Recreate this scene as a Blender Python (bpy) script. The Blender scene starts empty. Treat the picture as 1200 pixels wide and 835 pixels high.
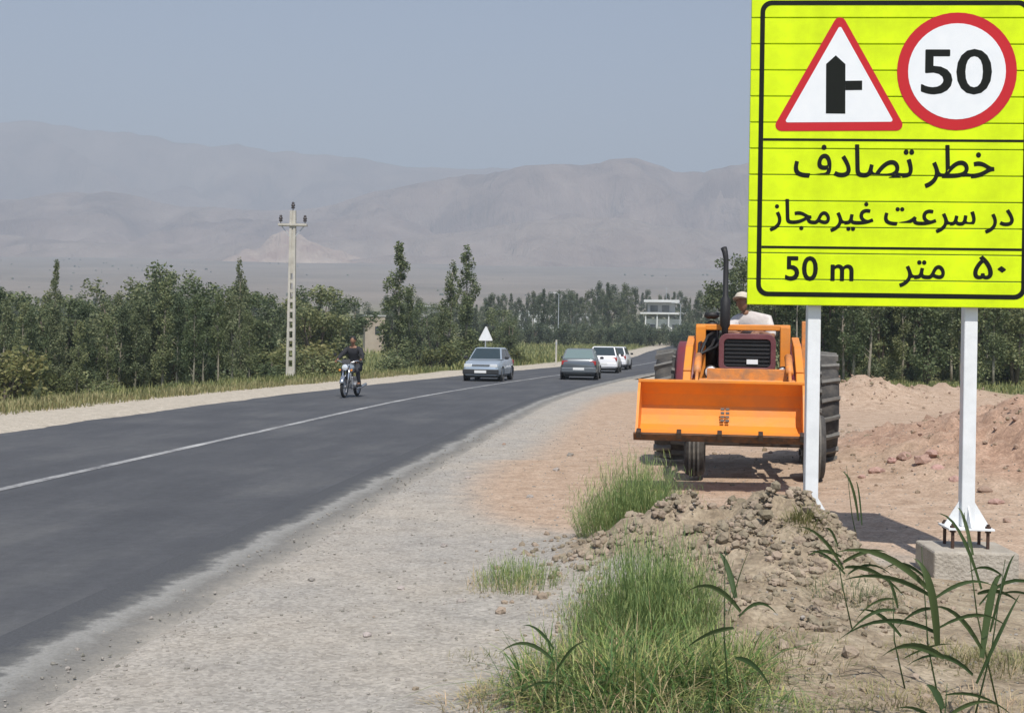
import bpy, bmesh, math, random
from mathutils import Vector, Matrix, noise
random.seed(7)
R = math.radians
SC = bpy.context.scene
COL = SC.collection

# ------------------------------------------------------------------ camera, sky, sun, exposure
F_PX, CAM_H, ROLL = 1500.0, 1.65, R(0.9)          # focal length in photo pixels, eye height, roll
HX, HY = 600.0, 400.0                              # principal point in the photo (level horizon)
cam_d = bpy.data.cameras.new("camera"); cam = bpy.data.objects.new("camera", cam_d); COL.objects.link(cam)
cam_d.sensor_width = 36.0; cam_d.lens = 36.0 * F_PX / 1200.0
cam_d.shift_y = -(417.5 - HY) / 1200.0
cam_d.clip_start = 0.1; cam_d.clip_end = 30000
cam.matrix_world = Matrix.Translation((0, 0, CAM_H)) @ Matrix.Rotation(R(90), 4, 'X') @ Matrix.Rotation(ROLL, 4, 'Z')
SC.camera = cam

SUN_EL, SUN_AZ_X, SUN_AZ_Y = R(57), 0.13, -1.0     # sun behind the camera, a little to the right
world = bpy.data.worlds.new("World"); SC.world = world; world.use_nodes = True
wn = world.node_tree; wn.nodes.clear()
sky = wn.nodes.new("ShaderNodeTexSky"); sky.sky_type = 'NISHITA'; sky.sun_disc = False
sky.sun_elevation = SUN_EL; sky.sun_rotation = math.atan2(SUN_AZ_X, SUN_AZ_Y)
sky.air_density = 1.0; sky.dust_density = 1.6; sky.ozone_density = 2.0; sky.altitude = 1000
bg = wn.nodes.new("ShaderNodeBackground"); bg.inputs[1].default_value = 0.12
wo = wn.nodes.new("ShaderNodeOutputWorld")
wn.links.new(sky.outputs[0], bg.inputs[0]); wn.links.new(bg.outputs[0], wo.inputs[0])
sun_d = bpy.data.lights.new("sun", 'SUN'); sun_d.energy = 4.6; sun_d.angle = R(0.5); sun_d.color = (1.0, 0.95, 0.87)
sun = bpy.data.objects.new("sun", sun_d); COL.objects.link(sun)
_n = math.hypot(SUN_AZ_X, SUN_AZ_Y)
to_sun = Vector((SUN_AZ_X / _n * math.cos(SUN_EL), SUN_AZ_Y / _n * math.cos(SUN_EL), math.sin(SUN_EL)))
sun.rotation_euler = to_sun.to_track_quat('Z', 'Y').to_euler(); sun.location = (0, 0, 60)
SC.view_settings.view_transform = 'Standard'; SC.view_settings.look = 'None'
SC.view_settings.exposure = 0.34; SC.view_settings.gamma = 1.0; SC.view_settings.use_curve_mapping = False
HAZE_DENSITY = 3.5e-4

# ------------------------------------------------------------------ small helpers
def lerp(a, b, t): return a + (b - a) * t
def smooth(a, b, x):
    if a == b: return 0.0 if x < a else 1.0
    t = max(0.0, min(1.0, (x - a) / (b - a))); return t * t * (3 - 2 * t)
def hermite(pts):
    xs = [p[0] for p in pts]; ys = [p[1] for p in pts]; n = len(pts); m = []
    for i in range(n):
        if i == 0: m.append((ys[1] - ys[0]) / (xs[1] - xs[0]))
        elif i == n - 1: m.append((ys[-1] - ys[-2]) / (xs[-1] - xs[-2]))
        else:
            h0, h1 = xs[i] - xs[i-1], xs[i+1] - xs[i]
            m.append(((ys[i]-ys[i-1]) / h0 * h1 + (ys[i+1]-ys[i]) / h1 * h0) / (h0 + h1))
    def f(x):
        if x <= xs[0]: return ys[0] + m[0] * (x - xs[0])
        if x >= xs[-1]: return ys[-1] + m[-1] * (x - xs[-1])
        i = 0
        while x > xs[i+1]: i += 1
        h = xs[i+1] - xs[i]; t = (x - xs[i]) / h
        return ((2*t**3-3*t*t+1)*ys[i] + (t**3-2*t*t+t)*h*m[i] + (-2*t**3+3*t*t)*ys[i+1] + (t**3-t*t)*h*m[i+1])
    return f
def linear(pts):
    def f(x):
        if x <= pts[0][0]: return pts[0][1]
        for (a, va), (b, vb) in zip(pts, pts[1:]):
            if x <= b: return lerp(va, vb, (x - a) / (b - a))
        return pts[-1][1]
    return f
def nz(x, y, z=0.0, s=1.0): return noise.noise(Vector((x * s, y * s, z)))
def fbm(x, y, s, o=4, z=0.0):
    v, a = 0.0, 0.5
    for i in range(o):
        v += a * noise.noise(Vector((x * s, y * s, z + i * 7.3))); s *= 2.0; a *= 0.5
    return v

# ------------------------------------------------------------------ the lie of the land (real metres, x right, y away, z up)
ROAD_W = 7.5
road_left = hermite([(-60, -16.8), (0, -10.6), (21.1, -8.4), (37.4, -6.55), (60.4, -2.4), (90, 4.6), (126, 11.8), (172, 18.6), (215, 26.5), (260, 36), (340, 56)])
base_h = hermite([(-400, 0), (0, 0), (70, 0), (110, .15), (200, 1.0), (260, 2.3), (400, 6), (700, 15), (1500, 66), (3000, 182), (5000, 300), (9000, 420)])
BUMPS = [  # x, y, height, sx, sy : earth mound by the sign and dirt heaps of the lot
    (1.62, 9.1, .36, .66, .72), (1.98, 8.6, .27, .42, .75), (1.05, 9.7, .22, .5, .7), (1.35, 7.2, .18, .75, 1.1), (2.2, 9.1, .10, .28, .36),
    (7.9, 18.6, .66, 2.3, 2.4), (10.6, 20.5, .66, 2.8, 2.8), (7.2, 15.4, .50, 1.5, 1.8), (9.5, 35.0, .75, 1.3, 1.8), (12.5, 38, .5, 3, 3), (5.9, 15.8, .18, 1.3, 1.6)]
def ground_h(x, y, fine=True):
    z = base_h(y); d = x - road_left(y); r = d - ROAD_W
    on_road = smooth(-.9, -.3, d) * (1 - smooth(.25, .50, r)) if y < 60 else smooth(-.9, -.3, d) * (1 - smooth(.40, 1.6, r))
    if d < 0:
        z -= 1.3 * smooth(2.6, 14, -d) * (1 - smooth(85, 170, y))
        z += .12 * fbm(x, y, .25, 3) * smooth(1.5, 5, -d)
    if r > 0 and y < 70:
        z += .05 * smooth(1, 6, r)
        for bx, by, bh, sx, sy in BUMPS:
            q = ((x - bx) / sx) ** 2 + ((y - by) / sy) ** 2
            if q < 9:
                e = bh * math.exp(-q * .8)
                if fine: e *= 1 + .6 * fbm(x, y, 2.4, 3, 3.0) + .75 * (abs(fbm(x, y, 5.0, 3, 8.0)) - .2)
                z += e
        z -= .13 * math.exp(-(((x - 3.7) / 1.1) ** 2 + ((y - 9.6) / 1.5) ** 2) * .9)
        if fine and y < 34:
            k = 1.0
            z += .018 * fbm(x, y, 1.3, 3) * smooth(.8, 2.5, r)
    if y > 90 and fine:
        z += (y * .0016) * fbm(x, y, .008, 4) * smooth(90, 400, y) * smooth(4, 30, max(-d, r))
    return z - on_road * (.07 + .0006 * max(0, y))
def road_z(y): return base_h(y)
def unroll(px, py):
    dx, dy = px - HX, py - HY; c, s = math.cos(ROLL), math.sin(ROLL)
    return dx * c + dy * s, -dx * s + dy * c
def at_depth(px, y, py=400):                          # x at a given distance
    return unroll(px, py)[0] / F_PX * y
def on_ground(px, py):
    dx, dy = unroll(px, py); lo, hi = 3.0, 2000.0
    for _ in range(50):
        m = (lo * hi) ** .5
        if CAM_H - dy / F_PX * m > ground_h(dx / F_PX * m, m, False): lo = m
        else: hi = m
    return dx / F_PX * lo, lo
def z_seen(px, py, y): return CAM_H - unroll(px, py)[1] / F_PX * y

# ------------------------------------------------------------------ mesh builder
class MB:
    def __init__(s): s.v = []; s.f = []; s.mi = []
    def add(s, vs, fs, M=None, mi=0):
        b = len(s.v)
        s.v += [tuple(M @ Vector(p)) if M else tuple(p) for p in vs]
        s.f += [tuple(i + b for i in f) for f in fs]; s.mi += [mi] * len(fs); return s
    def box(s, c, size, rot=(0, 0, 0), taper=1.0, mi=0):
        x, y, z = size[0]/2, size[1]/2, size[2]/2; t = taper
        vs = [(-x,-y,-z),(x,-y,-z),(x,y,-z),(-x,y,-z),(-x*t,-y*t,z),(x*t,-y*t,z),(x*t,y*t,z),(-x*t,y*t,z)]
        M = Matrix.Translation(c) @ Matrix.Rotation(rot[2],4,'Z') @ Matrix.Rotation(rot[1],4,'Y') @ Matrix.Rotation(rot[0],4,'X')
        return s.add(vs, [(3,2,1,0),(4,5,6,7),(0,1,5,4),(1,2,6,5),(2,3,7,6),(3,0,4,7)], M, mi)
    def tube(s, pts, rad, n=8, cap=True, mi=0):
        pts = [Vector(p) for p in pts]; k = len(pts)
        rad = rad if isinstance(rad, (list, tuple)) else [rad] * k
        vs, fs = [], []; up = None
        for i, p in enumerate(pts):
            t = (pts[min(i+1, k-1)] - pts[max(i-1, 0)]).normalized()
            if up is None:
                up = Vector((0,0,1)) if abs(t.z) < .9 else Vector((1,0,0))
            a = t.cross(up).normalized(); b = a.cross(t).normalized(); up = b
            for j in range(n):
                w = 2*math.pi*j/n; vs.append(p + (a*math.cos(w) + b*math.sin(w)) * rad[i])
        for i in range(k-1):
            for j in range(n):
                fs.append((i*n+j, i*n+(j+1)%n, (i+1)*n+(j+1)%n, (i+1)*n+j))
        if cap:
            fs.append(tuple(range(n-1,-1,-1))); fs.append(tuple((k-1)*n+j for j in range(n)))
        return s.add(vs, fs, None, mi)
    def bar(s, p0, p1, w, h, mi=0):                    # box-section bar between two points
        p0, p1 = Vector(p0), Vector(p1); t = (p1-p0).normalized()
        up = Vector((0,0,1)) if abs(t.z) < .95 else Vector((0,1,0))
        a = t.cross(up).normalized(); b = a.cross(t)
        vs = []
        for p in (p0, p1):
            for sx, sy in ((-1,-1),(1,-1),(1,1),(-1,1)): vs.append(p + a*sx*w/2 + b*sy*h/2)
        return s.add(vs, [(3,2,1,0),(4,5,6,7),(0,1,5,4),(1,2,6,5),(2,3,7,6),(3,0,4,7)], None, mi)
    def lathe(s, prof, M=None, n=20, mi=0):            # prof: (radius, z) closed to axis, about local z
        vs, fs = [], []; k = len(prof)
        for r_, z in prof:
            for j in range(n):
                w = 2*math.pi*j/n; vs.append((r_*math.cos(w), r_*math.sin(w), z))
        for i in range(k-1):
            for j in range(n): fs.append((i*n+j, i*n+(j+1)%n, (i+1)*n+(j+1)%n, (i+1)*n+j))
        return s.add(vs, fs, M, mi)
    def prism(s, poly, t0, t1, M=None, mi=0):          # polygon in local xy pushed from z=t0 to z=t1
        n = len(poly); vs = [(p[0], p[1], t0) for p in poly] + [(p[0], p[1], t1) for p in poly]
        fs = [tuple(range(n-1,-1,-1)), tuple(range(n, 2*n))] + [(i, (i+1)%n, n+(i+1)%n, n+i) for i in range(n)]
        return s.add(vs, fs, M, mi)
    def ring(s, outer, inner, t0, t1, M=None, mi=0):   # frame between two loops of equal count
        n = len(outer)
        vs = [(p[0],p[1],t0) for p in outer] + [(p[0],p[1],t0) for p in inner] + [(p[0],p[1],t1) for p in outer] + [(p[0],p[1],t1) for p in inner]
        fs = []
        for i in range(n):
            j = (i+1) % n
            fs += [(i, n+i, n+j, j), (2*n+i, 2*n+j, 3*n+j, 3*n+i), (i, j, 2*n+j, 2*n+i), (n+i, 3*n+i, 3*n+j, n+j)]
        return s.add(vs, fs, M, mi)
    def blob(s, c, r_, seed, sub=1, squash=(1,1,1)):
        bm = bmesh.new(); bmesh.ops.create_icosphere(bm, subdivisions=sub, radius=1.0)
        vs = []
        for v in bm.verts:
            k = 1 + .55 * noise.noise(v.co * 1.3 + Vector((seed*3.1, seed*1.7, seed*.9)))
            vs.append((c[0]+v.co.x*k*r_*squash[0], c[1]+v.co.y*k*r_*squash[1], c[2]+v.co.z*k*r_*squash[2]))
        fs = [tuple(v.index for v in f.verts) for f in bm.faces]; bm.free()
        return s.add(vs, fs)
    def mesh(s, name, mats, smooth_=False):
        me = bpy.data.meshes.new(name); me.from_pydata(s.v, [], s.f)
        for m in (mats if isinstance(mats, (list, tuple)) else [mats]): me.materials.append(m)
        if any(s.mi): me.polygons.foreach_set('material_index', s.mi)
        if smooth_: me.polygons.foreach_set('use_smooth', [True]*len(me.polygons))
        me.update(); return me
    def build(s, name, mats, parent=None, smooth_=False, loc=None, bevel=0, rot=None):
        return link(name, s.mesh(name, mats, smooth_), parent, loc, bevel, rot)
def link(name, me, parent=None, loc=None, bevel=0, rot=None):
    o = bpy.data.objects.new(name, me); COL.objects.link(o)
    if parent: o.parent = parent
    if loc: o.location = loc
    if rot: o.rotation_euler = rot
    if bevel:
        b = o.modifiers.new("bevel", 'BEVEL'); b.width = bevel; b.segments = 2; b.limit_method = 'ANGLE'; b.angle_limit = R(40)
    return o
def thing(name, label, cat, loc=(0,0,0), rz=0.0, group=None, obj=None):
    o = obj or bpy.data.objects.new(name, None)
    if obj is None: COL.objects.link(o); o.empty_display_size = .2
    o.location = loc; o.rotation_euler = (0, 0, rz); o['label'] = label; o['category'] = cat
    if group: o['group'] = group
    return o
def tag(o, label=None, cat=None, group=None, kind=None):
    for k, v in (('label', label), ('category', cat), ('group', group), ('kind', kind)):
        if v: o[k] = v
    return o
def copy_tree(o, parent=None):
    kids = list(o.children); c = o.copy(); COL.objects.link(c)
    if parent: c.parent = parent
    for k in kids: copy_tree(k, c)
    return c

# ------------------------------------------------------------------ materials
def mat(name, col, rough=.7, metal=0.0, col2=None, scale=5.0, bump=0.0, bscale=None, detail=5.0, spec=None, island=0.0, objrand=0.0, coat=0.0):
    m = bpy.data.materials.new(name); m.use_nodes = True; nt = m.node_tree; N, L = nt.nodes, nt.links
    b = N["Principled BSDF"]; b.inputs["Roughness"].default_value = rough; b.inputs["Metallic"].default_value = metal
    if spec is not None: b.inputs["Specular IOR Level"].default_value = spec
    if coat: b.inputs["Coat Weight"].default_value = coat; b.inputs["Coat Roughness"].default_value = .12
    tc = N.new("ShaderNodeTexCoord")
    out = None
    if col2:
        n = N.new("ShaderNodeTexNoise"); n.inputs["Scale"].default_value = scale; n.inputs["Detail"].default_value = detail; n.inputs["Roughness"].default_value = .62
        L.new(tc.outputs["Object"], n.inputs["Vector"])
        r = N.new("ShaderNodeValToRGB"); r.color_ramp.elements[0].position = .35; r.color_ramp.elements[1].position = .66
        r.color_ramp.elements[0].color = (*col, 1); r.color_ramp.elements[1].color = (*col2, 1)
        L.new(n.outputs["Fac"], r.inputs[0]); out = r.outputs[0]
    else:
        rgb = N.new("ShaderNodeRGB"); rgb.outputs[0].default_value = (*col, 1); out = rgb.outputs[0]
    for src, amt in (("island", island), ("obj", objrand)):
        if not amt: continue
        if src == "island": g = N.new("ShaderNodeNewGeometry"); o_ = g.outputs["Random Per Island"]
        else: g = N.new("ShaderNodeObjectInfo"); o_ = g.outputs["Random"]
        mr = N.new("ShaderNodeMapRange"); mr.inputs[3].default_value = 1 - amt; mr.inputs[4].default_value = 1 + amt
        L.new(o_, mr.inputs[0])
        hs = N.new("ShaderNodeHueSaturation"); L.new(mr.outputs[0], hs.inputs["Value"]); L.new(out, hs.inputs["Color"])
        mh = N.new("ShaderNodeMapRange"); mh.inputs[3].default_value = .5 + .045 * amt * 2; mh.inputs[4].default_value = .5 - .045 * amt * 2
        L.new(o_, mh.inputs[0]); L.new(mh.outputs[0], hs.inputs["Hue"]); out = hs.outputs[0]
    L.new(out, b.inputs["Base Color"])
    if bump:
        n2 = N.new("ShaderNodeTexNoise"); n2.inputs["Scale"].default_value = bscale or scale*3; n2.inputs["Detail"].default_value = 6
        L.new(tc.outputs["Object"], n2.inputs["Vector"])
        bp = N.new("ShaderNodeBump"); bp.inputs["Strength"].default_value = bump; bp.inputs["Distance"].default_value = .05
        L.new(n2.outputs["Fac"], bp.inputs["Height"]); L.new(bp.outputs[0], b.inputs["Normal"])
    return m
def leafmat(name, col, island=.35, objrand=.28, trans=.35, rough=.55):
    m = mat(name, col, rough, island=island, objrand=objrand, spec=.25); nt = m.node_tree; N, L = nt.nodes, nt.links
    b = N["Principled BSDF"]; src = b.inputs["Base Color"].links[0].from_socket
    t = N.new("ShaderNodeBsdfTranslucent"); L.new(src, t.inputs[0])
    mx = N.new("ShaderNodeMixShader"); mx.inputs[0].default_value = trans
    L.new(b.outputs[0], mx.inputs[1]); L.new(t.outputs[0], mx.inputs[2]); L.new(mx.outputs[0], N["Material Output"].inputs[0])
    return m

M = {}
M['yellow'] = mat('fluorescent_yellow_sheet', (.54, .70, .010), .5, col2=(.70, .90, .010), scale=3, spec=.15)
M['yellow_edge'] = mat('yellow_plank_edge', (.50, .62, .01), .5)
M['black_print'] = mat('black_print', (.008, .010, .008), .6, spec=.15)
M['red_print'] = mat('red_print', (.50, .022, .028), .4, col2=(.52, .024, .03), scale=4, spec=.2)
M['white_print'] = mat('white_print', (.74, .77, .79), .4, col2=(.80, .82, .83), scale=5)
M['white_paint'] = mat('white_post_paint', (.78, .80, .81), .4, col2=(.70, .72, .73), scale=7, bump=.05, bscale=20)
M['concrete'] = mat('plinth_concrete', (.43, .39, .33), .9, col2=(.33, .295, .245), scale=6, bump=.4, bscale=40)
M['pole_concrete'] = mat('pole_concrete', (.53, .50, .44), .9, col2=(.40, .375, .325), scale=3, bump=.3, bscale=25)
M['dark_steel'] = mat('dark_steel', (.045, .04, .038), .55, .5, col2=(.09, .06, .04), scale=14)
M['rust'] = mat('rusty_anchor', (.10, .055, .035), .8, .2, col2=(.05, .03, .025), scale=30)
M['orange'] = mat('orange_machine_paint', (.78, .27, .030), .5, col2=(.62, .24, .055), scale=3.2, bump=.10, bscale=9, spec=.35)
M['orange_worn'] = mat('worn_orange_paint', (.78, .27, .05), .6, col2=(.42, .20, .09), scale=9, bump=.12, bscale=18)
M['worn_edge'] = mat('scraped_cutting_edge', (.16, .075, .035), .55, .5, col2=(.06, .045, .035), scale=11, bump=.2)
M['maroon'] = mat('maroon_bonnet_paint', (.11, .028, .036), .5, col2=(.16, .055, .06), scale=6)
M['fender_red'] = mat('fender_red_paint', (.19, .028, .038), .5, col2=(.15, .035, .045), scale=6)
M['black'] = mat('black_rubber_hose', (.014, .014, .015), .6)
M['tyre'] = mat('dusty_tyre_rubber', (.030, .030, .031), .85, col2=(.085, .078, .07), scale=7, bump=.2, bscale=30)
M['lug'] = mat('dusty_lug_rubber', (.12, .118, .112), .85, col2=(.20, .19, .17), scale=8)
M['car_tyre'] = mat('car_tyre_rubber', (.016, .016, .017), .8)
M['rim_grey'] = mat('wheel_rim_metal', (.42, .43, .44), .35, .7, col2=(.30, .30, .31), scale=8)
M['rim_orange'] = mat('tractor_rim_paint', (.45, .42, .38), .6, col2=(.28, .22, .17), scale=8)
M['glass'] = mat('dark_car_glass', (.03, .045, .05), .06, 0.0, spec=.9)
M['glass_green'] = mat('pale_green_glass', (.20, .27, .26), .08, 0.3, spec=.9)
M['lamp_glass'] = mat('headlamp_glass', (.75, .77, .78), .15, .3)
M['tail_red'] = mat('tail_lamp_red', (.35, .015, .012), .25)
M['silver'] = mat('silver_blue_car_paint', (.46, .52, .58), .28, .45, coat=.6)
M['dark_car'] = mat('dark_grey_car_paint', (.13, .145, .16), .28, .4, coat=.6)
M['white_car'] = mat('white_car_paint', (.80, .80, .82), .3, coat=.5)
M['trim'] = mat('black_car_trim', (.022, .023, .025), .6)
M['plate'] = mat('number_plate_white', (.72, .72, .70), .5)
M['chrome'] = mat('polished_metal', (.62, .63, .65), .22, .9)
M['skin'] = mat('tanned_skin', (.26, .13, .075), .6)
M['hair'] = mat('dark_hair', (.012, .01, .009), .6)
M['black_cloth'] = mat('black_jacket_cloth', (.013, .013, .016), .85, col2=(.022, .022, .026), scale=12)
M['dark_trousers'] = mat('dark_trouser_cloth', (.028, .03, .036), .85)
M['pale_shirt'] = mat('pale_shirt_cloth', (.62, .58, .54), .85, col2=(.52, .47, .45), scale=9, bump=.2, bscale=12)
M['grey_cloth'] = mat('grey_trouser_cloth', (.12, .115, .125), .85)
M['cap'] = mat('pale_tan_cap_cloth', (.55, .49, .40), .85)
M['insul'] = mat('brown_insulator_glaze', (.05, .04, .04), .3)
M['bark'] = mat('pale_poplar_bark', (.30, .275, .215), .9, col2=(.17, .15, .115), scale=5, bump=.4, objrand=.25)
M['bark_dark'] = mat('dark_bark', (.13, .105, .08), .9, col2=(.08, .065, .05), scale=5, bump=.4, objrand=.2)
M['leaf_dark'] = leafmat('dull_dark_leaves', (.140, .172, .092))
M['leaf_mid'] = leafmat('mid_green_leaves', (.172, .205, .100))
M['leaf_far'] = leafmat('far_poplar_leaves', (.135, .165, .098))
M['leaf_light'] = leafmat('yellow_green_leaves', (.19, .20, .08))
M['leaf_bright'] = leafmat('bright_green_leaves', (.15, .24, .07))
M['feather'] = leafmat('feathery_green_stems', (.27, .35, .13), .4, .1, .3)
M['grass_fg'] = leafmat('green_grass_blades', (.26, .33, .12), .75, .15, .3)
M['reed'] = leafmat('dark_reed_leaves', (.060, .095, .036), .25, .2, .3, .45)
M['straw'] = leafmat('dry_straw', (.42, .34, .19), .35, .15, .15)
M['dry_grass'] = leafmat('dry_verge_grass', (.24, .235, .105), .4, .15, .2)
M['meadow'] = leafmat('meadow_growth', (.22, .235, .09), .45, .1, .25)
M['clod'] = mat('dry_soil_clods', (.33, .27, .20), .95, col2=(.22, .175, .125), scale=6, bump=.5, bscale=18, island=.16)
M['stone'] = mat('shoulder_stone', (.36, .33, .29), .9, col2=(.26, .235, .21), scale=9, bump=.4, bscale=30, objrand=.25, island=.25)
M['red_stone'] = mat('reddish_lot_stone', (.40, .29, .22), .9, col2=(.30, .20, .15), scale=9, bump=.4, objrand=.2, island=.25)
M['building_white'] = mat('white_render', (.76, .76, .75), .8, col2=(.68, .68, .66), scale=.6)
M['building_grey'] = mat('grey_render', (.40, .40, .39), .85, col2=(.34, .34, .33), scale=.5)
M['tan_brick'] = mat('tan_clay_wall', (.40, .34, .27), .9, col2=(.34, .28, .22), scale=1.2)
M['window_dark'] = mat('dark_window_glass', (.035, .045, .055), .1, spec=.8)
M['galv'] = mat('galvanised_pole', (.48, .50, .52), .5, .5)

def ground_material():
    m = bpy.data.materials.new("ground_earth"); m.use_nodes = True; nt = m.node_tree; N, L = nt.nodes, nt.links
    b = N["Principled BSDF"]; b.inputs["Roughness"].default_value = .95; b.inputs["Specular IOR Level"].default_value = .15
    geo = N.new("ShaderNodeNewGeometry"); P = geo.outputs["Position"]
    def noise_(s, d=6, ro=.6):
        n = N.new("ShaderNodeTexNoise"); n.inputs["Scale"].default_value = s; n.inputs["Detail"].default_value = d; n.inputs["Roughness"].default_value = ro
        L.new(P, n.inputs["Vector"]); return n.outputs["Fac"]
    def ramp(f, stops):
        r = N.new("ShaderNodeValToRGB"); e = r.color_ramp.elements
        e[0].position, e[0].color = stops[0][0], (*stops[0][1], 1); e[1].position, e[1].color = stops[-1][0], (*stops[-1][1], 1)
        for p, c in stops[1:-1]:
            k = e.new(p); k.color = (*c, 1)
        L.new(f, r.inputs[0]); return r.outputs[0]
    def mix(a, b_, f, t='MIX'):
        x = N.new("ShaderNodeMix"); x.data_type = 'RGBA'; x.blend_type = t; x.clamp_factor = True
        if isinstance(f, float): x.inputs[0].default_value = f
        else: L.new(f, x.inputs[0])
        for i, s in ((6, a), (7, b_)):
            if isinstance(s, tuple): x.inputs[i].default_value = (*s, 1)
            else: L.new(s, x.inputs[i])
        return x.outputs[2]
    def sep(name):
        a = N.new("ShaderNodeAttribute"); a.attribute_name = name
        s = N.new("ShaderNodeSeparateColor"); L.new(a.outputs["Color"], s.inputs[0]); return s.outputs[0], s.outputs[1], s.outputs[2], a.outputs["Alpha"]
    zr, zg, zs, zp = sep("zone_a"); zsoil, zplain, zfield, _ = sep("zone_b")
    big = noise_(.55, 5); mid = noise_(4.0, 7, .65); fine_ = noise_(38.0, 4, .7); peb = N.new("ShaderNodeTexVoronoi"); peb.inputs["Scale"].default_value = 46.0; L.new(P, peb.inputs["Vector"])
    def edge(z, k=.55):                                 # zone masks broken up by noise
        a = N.new("ShaderNodeMath"); a.operation = 'MULTIPLY_ADD'; L.new(mid, a.inputs[0]); a.inputs[1].default_value = k; a.inputs[2].default_value = -k * .5
        s = N.new("ShaderNodeMath"); s.operation = 'ADD'; L.new(a.outputs[0], s.inputs[0]); L.new(z, s.inputs[1])
        r = N.new("ShaderNodeMapRange"); r.interpolation_type = 'SMOOTHSTEP'; r.inputs[1].default_value = .18; r.inputs[2].default_value = .82; L.new(s.outputs[0], r.inputs[0]); return r.outputs[0]
    gravel = ramp(mid, [(.3, (.27, .245, .212)), (.5, (.37, .34, .298)), (.7, (.45, .415, .365))])
    gravel = mix(gravel, ramp(big, [(.35, (.30, .287, .27)), (.65, (.42, .37, .31))]), .45)
    red = ramp(mid, [(.3, (.33, .235, .165)), (.5, (.43, .315, .23)), (.72, (.51, .395, .30))])
    pile = ramp(mid, [(.3, (.29, .185, .13)), (.52, (.40, .265, .19)), (.72, (.49, .35, .26))])
    sand = ramp(mid, [(.3, (.38, .335, .27)), (.7, (.52, .465, .385))])
    soil = ramp(mid, [(.3, (.20, .155, .11)), (.5, (.31, .25, .18)), (.7, (.42, .35, .26))])
    grass = ramp(mid, [(.3, (.12, .13, .055)), (.5, (.20, .20, .09)), (.7, (.30, .27, .135))])
    farf = noise_(.045, 6, .65)
    field = ramp(farf, [(.3, (.13, .15, .065)), (.5, (.21, .22, .095)), (.68, (.31, .285, .145))])
    plainn = noise_(.006, 8, .68)
    plain = ramp(plainn, [(.3, (.17, .15, .12)), (.5, (.25, .21, .17)), (.7, (.32, .265, .215))])
    c = mix(gravel, red, edge(zr)); c = mix(c, pile, edge(zp)); c = mix(c, sand, edge(zs)); c = mix(c, soil, edge(zsoil))
    c = mix(c, grass, edge(zg)); c = mix(c, field, zfield); c = mix(c, plain, zplain)
    g1 = N.new("ShaderNodeMapRange"); g1.inputs[3].default_value = .72; g1.inputs[4].default_value = 1.25; L.new(fine_, g1.inputs[0])
    sp = N.new("ShaderNodeSeparateColor"); L.new(peb.outputs["Color"], sp.inputs[0])
    g2 = N.new("ShaderNodeMapRange"); g2.inputs[3].default_value = .80; g2.inputs[4].default_value = 1.20; L.new(sp.outputs[0], g2.inputs[0])
    mm = N.new("ShaderNodeMath"); mm.operation = 'MULTIPLY'; L.new(g1.outputs[0], mm.inputs[0]); L.new(g2.outputs[0], mm.inputs[1])
    v = N.new("ShaderNodeVectorMath"); v.operation = 'SCALE'; L.new(c, v.inputs[0]); L.new(mm.outputs[0], v.inputs["Scale"])
    L.new(v.outputs[0], b.inputs["Base Color"])
    ad = N.new("ShaderNodeMath"); ad.operation = 'MULTIPLY_ADD'; L.new(fine_, ad.inputs[0]); ad.inputs[1].default_value = .5; L.new(mid, ad.inputs[2])
    bp = N.new("ShaderNodeBump"); bp.inputs["Strength"].default_value = .55; bp.inputs["Distance"].default_value = .045
    L.new(ad.outputs[0], bp.inputs["Height"]); L.new(bp.outputs[0], b.inputs["Normal"])
    return m

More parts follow.
